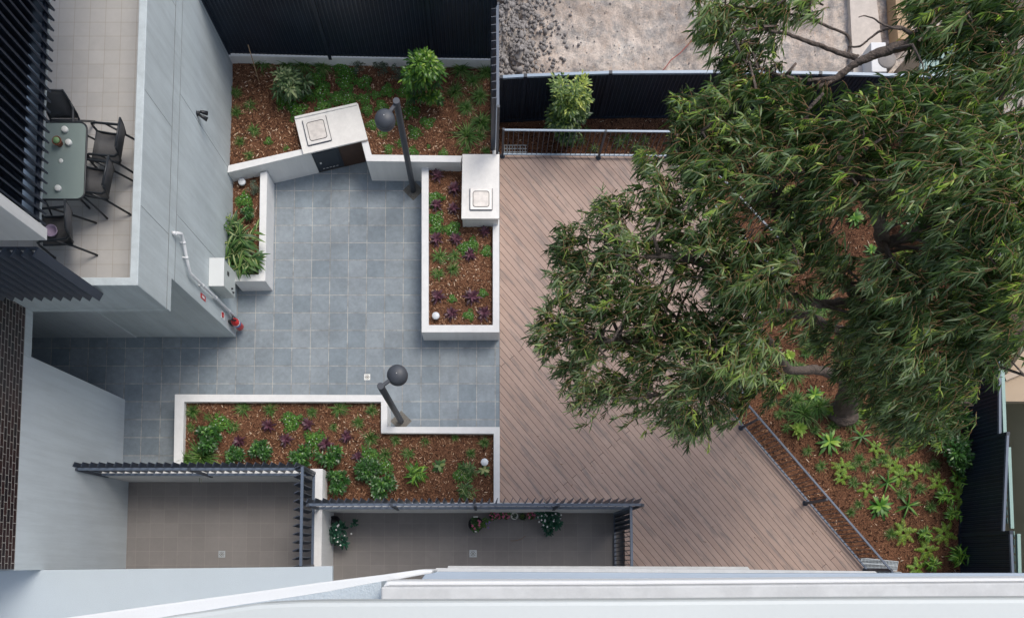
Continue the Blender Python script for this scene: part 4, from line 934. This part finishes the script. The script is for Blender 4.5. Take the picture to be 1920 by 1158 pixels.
M['teal'] = leaf_mat('blue_green_leaves', [(0, (.008, .04, .03)), (.6, (.02, .10, .06)), (1, (.06, .2, .12))], .4, .2)
o = pot('potted_plant', 'trailing blue-green plant with white flowers in a black square pot at the patio end', 627, 978, .13, .3, 'black'); 
child_geo(o, 'foliage', p_shrub(420, .26, .25, .075, .045, 14), M['teal'], (.12, -.28, .22)); child_geo(o, 'flowers', flw(16, .27, .5), M['flower_white'], (.12, -.28, 0))
child_geo(o, 'trailing_stem', p_shrub(40, .08, .1, .06, .035, 4), M['teal'], (.42, -.02, .25))
o = pot('potted_plant', 'round dark pot of pink flowers with purple blooms, alone near the patio middle', 892, 982, .15, .26, 'black')
child_geo(o, 'foliage', p_shrub(200, .14, .18, .05, .025, 10), M['dark'], (0, 0, .2)); child_geo(o, 'side_foliage', p_shrub(160, .13, .14, .04, .015, 10), M['tuft'], (.18, .03, .2)); child_geo(o, 'flowers', flw(12, .13, .40, .028), M['flower_pink']); child_geo(o, 'purple_flowers', flw(5, .1, .34, .022), M['flower_purple'], (.24, 0, 0)); 
b = MB(); b.box(-.05, .05, .14, .165, .3, .36); b.box(-.02, .02, -.17, -.15, .3, .33); b.build('plant_label', M['wax'], o, local=True)
for px, lab, mm, mf in ((923, 'small pot of pink flowers, leftmost of the row along the patio wall', 'black', 'flower_pink'), (938, 'small pot of pink flowers, second in the row along the patio wall', 'black', 'flower_pink'), (949, 'small pot of pink flowers next to the empty white pot', 'black', 'flower_pink')):
    o = pot('potted_plant', lab, px, 966.5, .065, .14, mm); child_geo(o, 'foliage', p_shrub(90, .08, .09, .035, .02, 6), M['dark'], (0, 0, .13)); child_geo(o, 'flowers', flw(9, .08, .25, .024, .06), M[mf])
o = pot('potted_plant', 'round white pot with pale succulent against the patio wall', 964.5, 966.5, .075, .14, 'wax'); child_geo(o, 'foliage', p_cover(60, .06, .03, .03, .02), M['grey'], (0, 0, .13))
o = pot('potted_plant', 'low mossy green potted plant right of the round white pot', 980, 968, .07, .12, 'black'); child_geo(o, 'foliage', p_tuft(90, .13, .006), M['tuft'], (0, 0, .1))
o = pot('potted_plant', 'brown pot of pink flowers tucked beside the big white-flowered plant', 995, 966, .08, .15, 'terracotta'); child_geo(o, 'foliage', p_shrub(80, .08, .1, .04, .025, 6), M['dark'], (0, 0, .13)); child_geo(o, 'flowers', flw(7, .08, .27, .026, .06), M['flower_pink'])
o = pot('potted_plant', 'large spreading dark plant dotted with white flowers at the patio wall', 1028, 968, .14, .26, 'black'); child_geo(o, 'foliage', p_shrub(620, .27, .24, .07, .04, 20), M['teal'], (0, -.02, .2)); child_geo(o, 'flowers', flw(26, .27, .49), M['flower_white']); child_geo(o, 'trailing_stem', p_shrub(70, .1, .1, .06, .03, 6), M['teal'], (0, -.3, .15))
p = W(1163, 962, .2); b = MB(); b.tube([(p.x, p.y + .03, .05), (p.x, p.y + .03, .35)], .018, 10); b.tube([(p.x, p.y + .03, .33), (p.x, p.y - .05, .33), (p.x, p.y - .07, .27)], .013, 8); b.tube([(p.x - .04, p.y + .02, .37), (p.x + .04, p.y + .02, .37)], .008, 8)
tag(b.build('garden_tap', M['steel']), 'small metal garden tap in the corner beside the patio gate', 'tap')
b = MB(); b.tube([W(957, 1011 + 2, -.295), W(966, 1013, -.294), W(977, 1010, -.294), W(985, 1004, -.295)], .004, 5); tag(b.build('fallen_twig', M['twig']), 'thin curved twig lying on the right patio tiles', 'twig')

# ================================================================ PLANTS
def P5(kind, L, **k):
    for x, y, r in L: plant(kind, 'top bed', 400 + x / 3.43, 60 + y / 3.43 + 4, .66, r / 3.43, **k)
P5('lomandra', [(320, 185, 55), (470, 195, 50), (580, 200, 58), (705, 215, 52), (1595, 235, 62), (1750, 250, 50), (1665, 310, 48), (1555, 375, 52), (1715, 405, 52), (1625, 480, 48), (1725, 575, 60), (1630, 660, 72)])
P5('tuft', [(145, 380, 34), (240, 458, 34), (150, 505, 34), (262, 622, 34), (170, 695, 32), (228, 785, 28), (1720, 660, 34), (1625, 750, 28), (1755, 752, 30)])
P5('cover', [(357, 690, 24), (470, 730, 20), (665, 292, 48), (820, 225, 45), (865, 262, 48), (860, 330, 54), (970, 315, 46), (705, 372, 54), (540, 497, 56), (710, 478, 50), (800, 422, 44), (875, 432, 48), (970, 422, 38), (1045, 392, 26), (1120, 367, 40), (1225, 372, 40), (990, 492, 32), (1082, 466, 36), (1265, 500, 50), (1025, 585, 34), (1090, 647, 34), (1195, 575, 30), (1375, 582, 42), (1300, 640, 44), (1130, 737, 34), (1205, 702, 32), (1280, 757, 34), (1385, 722, 12), (1480, 767, 28), (610, 400, 40), (450, 440, 44)])
P5('silver', [(950, 215, 60), (1090, 235, 60), (1190, 270, 58)])
def P8(kind, L, bed='small left planter', **k):
    for x, y, r in L: plant(kind, bed, 420 + x / 4.14, 280 + y / 4.14, .42, r / 4.14, **k)
P8('silver', [(245, 320, 62)]); P8('cover', [(160, 395, 58)]); P8('gardenia', [(205, 515, 58)]); P8('varieg', [(90, 640, 150), (165, 760, 190), (225, 870, 165), (120, 860, 120)])
def P6(kind, L, **k):
    for x, y, r in L: plant(kind, 'cordyline planter', 400 + x / 3.048, 280 + y / 3.048, .46, r / 3.048, **k)
P6('purple', [(1280, 155, 44), (1378, 230, 46), (1275, 322, 42), (1372, 342, 40), (1275, 517, 44), (1385, 517, 42), (1550, 472, 38), (1465, 607, 42), (1283, 845, 48), (1475, 850, 54), (1360, 940, 44), (1545, 940, 48)])
P6('cover', [(1266, 288, 44), (1275, 405, 40), (1278, 450, 38), (1368, 457, 42), (1440, 570, 36), (1475, 550, 38), (1560, 585, 30), (1540, 822, 24), (1365, 855, 22), (1460, 948, 28)])
P6('tuft', [(1295, 615, 40), (1378, 610, 32), (1370, 687, 32), (1285, 712, 32)])
def P7(kind, L, **k):
    for x, y, r in L: plant(kind, 'front planter', 300 + x / 2.909, 650 + y / 2.909 + 1, .44, r / 2.909, **k)
P7('tuft', [(180, 350, 36), (455, 335, 36), (605, 340, 34), (830, 355, 26), (980, 335, 42), (1155, 345, 30), (268, 382, 26), (405, 430, 26), (170, 435, 22), (948, 435, 20), (1083, 412, 30), (1150, 495, 40), (1285, 505, 26), (1445, 515, 24), (1610, 490, 20), (1770, 520, 26), (1230, 585, 32), (1355, 580, 30), (1695, 578, 24)])
P7('lomandra', [(235, 600, 75), (150, 612, 50)])
P7('cover', [(330, 417, 52), (718, 405, 48), (845, 505, 48), (1140, 590, 50), (1225, 652, 44), (1650, 690, 45)])
P7('purple', [(590, 430, 42), (435, 512, 40), (688, 505, 42), (808, 420, 38), (905, 527, 44), (1018, 490, 40), (1080, 597, 36)])
P7('gardenia', [(290, 525, 80), (430, 588, 58), (575, 568, 66), (775, 590, 72), (955, 590, 76), (990, 750, 72), (1110, 680, 62), (1160, 660, 62), (1215, 750, 76)])
P7('ginger', [(1400, 690, 95)]); P7('broad', [(1525, 645, 52), (1770, 670, 42)]); P7('varieg', [(1690, 665, 55), (1665, 775, 60)])
zq = zg + .02
for x, y, r in [(650, 880, 45), (870, 970, 75), (925, 935, 60), (980, 1005, 70), (1045, 955, 60), (700, 1010, 60), (615, 955, 60)]: plant('clivia', 'far deck garden', 920 + x / 3.619, y / 3.619, zq, r / 3.619)
RG = 'right garden'
for k, L in {
 'lime': [(1458, 724, 18), (1496, 805, 19), (1563, 772, 19), (1620, 773, 16), (1478, 668, 15), (1505, 635, 9)],
 'nest': [(1526, 741, 26), (1553, 829, 36), (1648, 949, 36), (1602, 410, 28), (1632, 470, 20)],
 'star': [(1613, 818, 34), (1700, 948, 38), (1662, 905, 34)],
 'fern': [(1768, 1000, 24), (1735, 1030, 22), (1800, 930, 22), (1715, 1065, 22), (1755, 905, 20), (1578, 876, 20), (1576, 895, 18), (1672, 872, 20), (1684, 893, 20), (1625, 916, 18), (1714, 880, 19), (1692, 998, 24), (1641, 840, 18), (1707, 829, 20), (1450, 372, 42), (1500, 395, 40), (1700, 492, 26)],
 'ginger': [(1762, 930, 32), (1778, 962, 28), (1788, 1040, 38), (1832, 1035, 30), (1742, 1058, 26), (1728, 1000, 26), (1790, 900, 24)],
 'glossy': [(1774, 845, 34), (1752, 815, 28), (1790, 870, 24), (1708, 432, 34), (1745, 400, 30), (1740, 455, 26), (1786, 790, 26)],
 'tuft': [(1560, 800, 12), (1585, 835, 12), (1610, 860, 12), (1655, 860, 12), (1690, 850, 12), (1735, 880, 12), (1752, 870, 12), (1600, 905, 12), (1640, 900, 12), (1690, 925, 13), (1725, 915, 12), (1745, 950, 12), (1610, 945, 10), (1595, 960, 10), (1700, 905, 12), (1447, 755, 10), (1470, 755, 10), (1461, 776, 11), (1478, 777, 9), (1474, 802, 10), (1528, 806, 11), (1514, 845, 10), (1539, 873, 11), (1650, 801, 9), (1676, 845, 11), (1623, 878, 11), (1638, 868, 10), (1600, 873, 10), (1500, 690, 12), (1640, 780, 14), (1670, 1000, 12), (1510, 662, 12), (1690, 885, 10)],
 'lomandra': [(1491, 751, 18), (1505, 776, 26), (1532, 764, 24), (1595, 783, 20), (1516, 590, 26), (1540, 570, 24), (1530, 645, 22), (1487, 700, 20)],
}.items():
    for x, y, r in L: plant(k, RG, x, y, zq, r * (.85 if k in ('star', 'fern', 'nest', 'ginger', 'tuft') else 1))
place_plants()
n_ = 170; X = rng.uniform(W(1000, 700).x, W(1560, 700).x, n_); Y = rng.uniform(W(0, 1040).y, W(0, 320).y, n_); ins_, _ = bed('', deckp, 0); ok = [i for i in range(n_) if ins_(X[i], Y[i])]
P_l = np.stack([X[ok], Y[ok], np.full(len(ok), .010)], 1); a_ = rng.uniform(0, 6.28, len(ok)); g = blades(P_l, np.stack([np.cos(a_), np.sin(a_), a_ * 0], 1), rng.uniform(.02, .09, len(ok)), .013, 0, rng.random(len(ok)), prof=[.3, 1, .8, .1], side=np.stack([-np.sin(a_), np.cos(a_), a_ * 0 + .1], 1))
lit = bpy.data.objects.new('leaf_litter', fast_mesh('leaf_litter', g[0], g[1], leaf_mat('dry_leaves', [(0, (.06, .035, .02)), (.5, (.20, .12, .06)), (1, (.42, .36, .26))], .8, 0), g[2])); COL.objects.link(lit); lit['kind'] = 'stuff'
# special shrubs
def stemmed(name, label, cat, px, py, z, geo, m, pts, r=.02):
    p = W(px, py, z); o = thing(name, label, cat, p)
    b = MB(); 
    for P in pts: b.tube([Vector(q) for q in P], [r, r * .7, r * .4][:len(P)], 6)
    b.build('trunk', M['twig'], o, local=True)
    me = fast_mesh('crown', geo[0], geo[1], m, geo[2]); c = bpy.data.objects.new('crown', me); COL.objects.link(c); c.parent = o; return o
def crown(n, cx, cy, cz, rx, ry, rz, ll, lw, ncl=26, dr=.5):
    c = sph(ncl) * rng.uniform(.35, 1, (ncl, 1)) * [rx, ry, rz] + [cx, cy, cz]; idx = rng.integers(0, ncl, n); d = sph(n)
    P = c[idx] + d * rng.uniform(.2, 1, (n, 1)) * min(rx, rz) * .38; q = (P - [cx, cy, cz]) / [rx, ry, rz]
    d[:, 2] = d[:, 2] * .5; d += q * .5
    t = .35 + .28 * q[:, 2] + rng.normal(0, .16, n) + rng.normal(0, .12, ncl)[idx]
    return blades(P, d, ll * rng.uniform(.6, 1.25, n), lw, dr, t, prof=[.3, 1, .85, .06])
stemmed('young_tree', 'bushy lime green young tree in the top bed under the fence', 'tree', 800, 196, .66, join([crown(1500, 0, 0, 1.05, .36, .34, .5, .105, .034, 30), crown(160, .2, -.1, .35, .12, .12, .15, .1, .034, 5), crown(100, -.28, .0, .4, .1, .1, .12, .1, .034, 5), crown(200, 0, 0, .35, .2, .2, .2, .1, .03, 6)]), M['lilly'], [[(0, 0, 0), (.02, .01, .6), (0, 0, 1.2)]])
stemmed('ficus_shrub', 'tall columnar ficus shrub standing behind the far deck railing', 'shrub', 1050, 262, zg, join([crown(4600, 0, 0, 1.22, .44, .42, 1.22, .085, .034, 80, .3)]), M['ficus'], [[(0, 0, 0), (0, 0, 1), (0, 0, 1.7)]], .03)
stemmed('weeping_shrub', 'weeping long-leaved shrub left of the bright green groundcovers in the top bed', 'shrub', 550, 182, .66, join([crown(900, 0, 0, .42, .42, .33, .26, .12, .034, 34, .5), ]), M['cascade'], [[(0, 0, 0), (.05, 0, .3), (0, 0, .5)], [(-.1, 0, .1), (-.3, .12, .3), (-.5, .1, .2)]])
b = MB(); b.tube([W(465, 84, 1.3), W(487, 157, .66)], .011, 6); tag(b.build('garden_stake', M['wood']), 'thin wooden stake leaning in the left of the top bed', 'stake')

# ================================================================ GUM TREES
def gum(name, label, base, limbs, lobes, seed, leafL=.15, leafW=.0205, dens=1.15):
    global rng
    rng = np.random.default_rng(seed); rn = random.Random(seed)
    bp = W(*base)
    o = thing(name, label, 'tree', bp)
    tr_ = MB(); br = MB(); allp = []
    for li, (pts, r0, r1) in enumerate(limbs):
        P = [W(*q) for q in pts]; 
        # catmull-rom smoothing with small wobble
        S = []
        for i in range(len(P) - 1):
            a, b_, c, d = P[max(i - 1, 0)], P[i], P[i + 1], P[min(i + 2, len(P) - 1)]
            for k in range(10):
                t = k / 10; S.append(.5 * ((2 * b_) + (c - a) * t + (2 * a - 5 * b_ + 4 * c - d) * t * t + (3 * b_ - a - 3 * c + d) * t ** 3))
        S.append(P[-1]); n = len(S)
        rr = [r0 + (r1 - r0) * (i / (n - 1)) ** .8 for i in range(n)]
        S = [q + Vector((rn.gauss(0, 1), rn.gauss(0, 1), rn.gauss(0, 1))) * rr[i] * .10 for i, q in enumerate(S)]
        if li == 0: rr = [r * (1.35 if i < 2 else 1) for i, r in enumerate(rr)]
        (tr_ if li == 0 else br).tube(S, rr, 20 if r0 > .14 else 10)
        allp += [(q, rr[i]) for i, q in enumerate(S) if i > 5]
    LP, LD, LL, LT, LWd = [], [], [], [], []
    tw = MB()
    A_ = np.array([q[0][:] for q in allp])
    lobes = list(lobes) + [(l[0] + rn.uniform(-30, 30), l[1] + rn.uniform(-30, 30), l[2] * .9, l[3] - rn.uniform(.5, 1.1), (l[4] if len(l) > 4 else 1.0) * .65) for l in lobes if l[2] > 40]
    for (px, py, rp, z, *de) in lobes:
        c = W(px, py, z); R_ = rp / (1440 / (H - z)); k = de[0] if de else 1.0
        # branchlet from nearest limb
        dist = np.linalg.norm(A_ - np.array(c[:]), axis=1) + np.maximum(0, A_[:, 2] - z + .3) * 2; j = int(dist.argmin()); s = Vector(A_[j])
        ax = Vector((c.x - s.x, c.y - s.y, 0)); out_ = Vector((c.x - bp.x, c.y - bp.y, 0)).normalized()
        ax = (ax.normalized() * .6 + out_ * .7 + Vector((rn.gauss(0, .45), rn.gauss(0, .45), 0))).normalized(); lat = Vector((-ax.y, ax.x, 0))
        c0 = c - ax * R_ * .7; mid = (s + c0) / 2 + Vector((rn.gauss(0, .12), rn.gauss(0, .12), .1))
        br.tube([s, mid, c0, c0.lerp(c, .55) + lat * rn.gauss(0, .05)], [min(allp[j][1], .028), .018, .010, .005], 6)
        ntw = int((12 + rp * .46) * k * dens); lobe_t = rn.gauss(0, .16)
        for t in range(ntw):
            la = rn.gauss(0, .42); st = c + ax * R_ * rn.uniform(-.85, .45) + lat * R_ * la * .95 + Vector((0, 0, R_ * rn.gauss(0, .33))); ln = R_ * rn.uniform(.35, .8)
            d = (ax + lat * (la * 1.3 + rn.gauss(0, .45)) + Vector((0, 0, rn.gauss(.1, .35)))).normalized(); pts = [st]; q = st.copy(); dd = d.copy()
            for i in range(5): dd = (dd + Vector((rn.gauss(0, .16), rn.gauss(0, .16), -.16))).normalized(); q = q + dd * ln / 5; pts.append(q.copy())
            tw.tube(pts, [.0045, .004, .0035, .003, .0025, .002], 3, False)
            nl = int(rn.uniform(12, 19) * (.6 + rp / 110)); tt = lobe_t + rn.gauss(0, .14); yel = rn.random() < .06
            for i in range(nl):
                u = rn.uniform(.1, 1) * 4.99; a = int(u); pp = pts[a].lerp(pts[a + 1], u - a)
                side_ = Vector((rn.gauss(0, .5), rn.gauss(0, .5), rn.gauss(0, .3)))
                ld = dd * .5 + ax * .2 + Vector((0, 0, -.6)) + side_ * 1.15
                LP.append(pp); LD.append(ld); LL.append(leafL * rn.uniform(.45, 1.3) * (.7 if yel else 1)); LWd.append(leafW * rn.uniform(.7, 1.3))
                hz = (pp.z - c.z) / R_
                LT.append(.97 if (yel and rn.random() < .7) or rn.random() < .02 else min(.92, max(0, .46 + tt + .22 * hz + rn.gauss(0, .2))))  # upper leaves tinted lighter, lower ones darker: sky-light painted into the tint
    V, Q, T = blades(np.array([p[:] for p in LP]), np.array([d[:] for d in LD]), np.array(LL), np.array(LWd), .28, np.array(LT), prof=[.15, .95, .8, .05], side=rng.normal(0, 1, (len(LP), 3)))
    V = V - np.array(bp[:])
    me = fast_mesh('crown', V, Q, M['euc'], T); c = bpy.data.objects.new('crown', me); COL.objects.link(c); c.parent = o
    for mb_, am in ((tr_, .05), (br, .012)):
        mb_.v = [tuple(Vector(v) + Vector((noise.noise(Vector(v) * 9), noise.noise(Vector(v) * 9 + Vector((9, 0, 0))), 0)) * am + Vector((noise.noise(Vector(v) * 3), noise.noise(Vector(v) * 3 + Vector((5, 0, 0))), 0)) * am) for v in mb_.v]
    tr_.build('trunk', M['bark'], o); br.build('limbs', M['bark'], o); tw.build('twigs', M['twig'], o)
    print(name, 'leaves', len(LP))
    return o
L1 = [
 ([(1582, 775, zg), (1597, 725, .6), (1622, 672, 2.0), (1648, 610, 3.8), (1640, 560, 5.2), (1655, 450, 6.6), (1600, 330, 7.6), (1500, 220, 7.8)], .25, .03),
 ([(1600, 718, .9), (1540, 694, 1.5), (1480, 692, 2.0), (1452, 650, 3.0), (1400, 610, 4.4), (1260, 640, 5.6), (1120, 640, 6.2)], .12, .02),
 ([(1645, 628, 3.2), (1570, 618, 4.0), (1510, 592, 4.6), (1430, 592, 5.2), (1330, 680, 5.8), (1240, 740, 5.8)], .10, .02),
 ([(1642, 575, 4.8), (1600, 568, 5.2), (1520, 566, 5.8), (1400, 525, 6.4), (1250, 480, 6.8), (1110, 500, 6.6)], .10, .02),
 ([(1615, 575, 5.0), (1588, 530, 5.7), (1545, 492, 6.2), (1450, 400, 6.9), (1350, 320, 7.2), (1270, 250, 7.0)], .09, .02),
 ([(1648, 600, 4.2), (1720, 590, 5.6), (1800, 610, 6.2), (1850, 680, 6.2)], .10, .02),
 ([(1655, 460, 6.4), (1740, 420, 7.3), (1820, 330, 7.8), (1860, 260, 7.9)], .08, .02),
 ([(1640, 640, 2.9), (1700, 690, 4.8), (1740, 760, 5.2)], .08, .02)]
B1_ = [(1075, 455, 46, 6.6), (1062, 520, 42, 6.6), (1042, 590, 48, 6.4), (1028, 635, 34, 6.2), (1090, 620, 50, 6.3), (1075, 695, 40, 6), (1108, 735, 46, 5.8), (1150, 722, 34, 5.8),
 (1160, 640, 34, 6, .5), (1155, 400, 46, 7), (1180, 455, 55, 7), (1130, 500, 44, 6.8), (1200, 540, 52, 6.8), (1155, 572, 40, 6.6), (1235, 355, 54, 7.2), (1222, 300, 32, 7), (1290, 245, 48, 7.2), (1285, 195, 30, 7),
 (1335, 190, 46, 7.4), (1262, 420, 56, 7), (1325, 445, 54, 7.2), (1340, 350, 64, 7.4), (1300, 290, 54, 7.3), (1215, 680, 54, 6.2), (1195, 735, 42, 5.8), (1258, 770, 54, 5.8), (1302, 795, 36, 5.6), (1330, 740, 60, 6.2),
 (1352, 690, 56, 6.6), (1288, 705, 56, 6.4), (1245, 622, 44, 6.4, .8), (1400, 680, 54, 6.8), (1415, 620, 50, 6.8), (1335, 600, 44, 6.6, .7), (1285, 510, 44, 6.8, .7), (1400, 540, 54, 7), (1355, 500, 46, 7),
 (1400, 255, 62, 7.6), (1470, 200, 56, 7.8), (1420, 330, 56, 7.6, .8), (1480, 290, 64, 7.8), (1550, 250, 64, 8), (1620, 215, 60, 8), (1690, 200, 62, 8), (1750, 255, 66, 8), (1650, 300, 66, 7.9), (1730, 345, 72, 8), (1820, 330, 74, 8), (1850, 250, 64, 8), (1560, 330, 56, 7.8), (1885, 420, 66, 8), (1835, 470, 58, 7.8),
 (1480, 400, 46, 7.2, .8), (1540, 450, 44, 7.2, .8), (1465, 480, 54, 7.2, .8), (1510, 440, 40, 7, .7), (1650, 515, 46, 7, .8), (1700, 560, 54, 7), (1762, 600, 62, 6.8), (1705, 640, 64, 6.6), (1648, 650, 52, 6.2, .8), (1800, 640, 62, 6.6), (1850, 615, 54, 6.6), (1742, 700, 62, 6.2), (1690, 712, 52, 6), (1790, 715, 52, 6.2), (1732, 765, 44, 5.6), (1690, 780, 34, 5.2), (1832, 560, 64, 7), (1885, 535, 54, 7.2), (1845, 690, 38, 6),
 (1230, 480, 40, 6.6, .7), (1620, 560, 30, 6.2, .6), (1600, 350, 50, 7.6), (1660, 375, 34, 7.6, .6), (1880, 350, 60, 8), (1780, 420, 50, 7.6, .8), (1350, 260, 50, 7.4), (1520, 380, 40, 7.4, .8), (1605, 640, 48, 4.8, .8), (1650, 725, 46, 4.2, .8), (1570, 505, 46, 6.6, .8), (1590, 605, 34, 5.8, .6), (1660, 765, 34, 4, .7), (1530, 630, 30, 5.2, .5), (1440, 715, 40, 5.8), (1450, 560, 50, 6.8, .9), (1120, 560, 46, 6.6), (1110, 660, 44, 6.2), (1190, 600, 40, 6.4, .7), (1230, 560, 36, 6.4, .5), (1625, 700, 44, 3.9, .9), (1690, 750, 44, 4.6), (1635, 600, 44, 5.6, .9), (1690, 610, 50, 6.2), (1420, 480, 50, 7, .9), (1380, 430, 50, 7.1, .9), (1500, 530, 40, 6.6, .7), (1400, 740, 36, 5.6, .8), (1360, 780, 34, 5.4, .8), (1310, 640, 44, 6.5, .8), (1380, 570, 50, 6.8), (1692, 800, 42, 4.4), (1745, 805, 40, 4.8), (1795, 765, 44, 5.4), (1640, 755, 34, 3.4, .7), (1255, 575, 34, 6.2, .5), (1300, 590, 34, 6.2, .6), (1205, 650, 34, 6, .6), (1350, 640, 40, 6.4), (1905, 470, 56, 7.6), (1912, 550, 54, 7.4), (1890, 610, 50, 7), (1910, 400, 52, 7.8), (1900, 655, 34, 6.6, .8), (1780, 500, 50, 7.2), (1700, 520, 44, 7), (1630, 600, 40, 6), (1560, 640, 32, 5.4, .7), (1595, 690, 34, 4.6, .7), (1500, 600, 34, 6.2, .6)]
gum('gum_tree', 'large spreading gum tree rising from the right garden and overhanging the deck', (1582, 775, zg), L1, B1_, 11)
L2 = [
 ([(1990, 60, -1.4), (2030, -20, 2), (2000, -40, 5), (1935, -25, 6.8), (1880, 30, 7.2), (1800, 50, 7.3)], .28, .10),
 ([(1890, 20, 7.1), (1800, 50, 7.3), (1700, 84, 7.2), (1640, 102, 7.1), (1600, 122, 7.0), (1566, 148, 6.9), (1530, 165, 6.9)], .10, .03),
 ([(1720, 78, 7.2), (1690, 52, 7.3), (1650, 58, 7.2), (1615, 85, 7.1), (1590, 88, 7.0)], .03, .008),
 ([(1690, 55, 7.3), (1660, 48, 7.3), (1625, 30, 7.2), (1610, 33, 7.2)], .016, .005),
 ([(1608, 108, 7.0), (1570, 98, 7.0), (1500, 72, 7.1), (1450, 60, 7.1), (1390, 45, 7.1)], .04, .012),
 ([(1590, 100, 7.0), (1594, 78, 7.0), (1580, 62, 7.0), (1500, 30, 7.1), (1440, 20, 7.1), (1360, 10, 7.1)], .02, .012),
 ([(1566, 148, 6.9), (1500, 150, 7), (1430, 130, 7), (1390, 110, 7)], .03, .01),
 ([(1935, -25, 6.8), (1900, 80, 7.4), (1880, 160, 7.6), (1870, 230, 7.6)], .07, .02),
 ([(1860, 100, 7.5), (1880, 150, 7.5), (1850, 200, 7.4), (1800, 240, 7.4)], .03, .008)]
B2_ = [(1345, 65, 40, 7.1), (1340, 20, 44, 7.1), (1400, 25, 50, 7.2), (1392, 88, 40, 7), (1378, 118, 30, 7), (1460, 15, 40, 7.2), (1440, 60, 34, 7.1, .6), (1520, 10, 34, 7.2, .6), (1450, 118, 34, 7, .45), (1410, 150, 34, 7), (1470, 160, 38, 7, .7), (1540, 170, 34, 7, .6), (1385, 165, 34, 7),
 (1745, 20, 44, 7.4), (1800, 70, 58, 7.6), (1870, 60, 62, 7.8), (1905, 130, 58, 7.8), (1780, 5, 44, 7.5), (1840, 165, 56, 7.7), (1730, 75, 34, 7.3, .7), (1905, 220, 52, 7.9), (1765, 160, 44, 7.6, .6), (1905, 300, 52, 8), (1860, 0, 50, 7.6), (1790, 210, 40, 7.6, .7), (1920, 20, 50, 7.9), (1730, 140, 30, 7.4, .5)]
gum('gum_tree', 'second gum tree reaching in from the top right corner over the excavation', (1990, 60, -1.4), L2, B2_, 23)
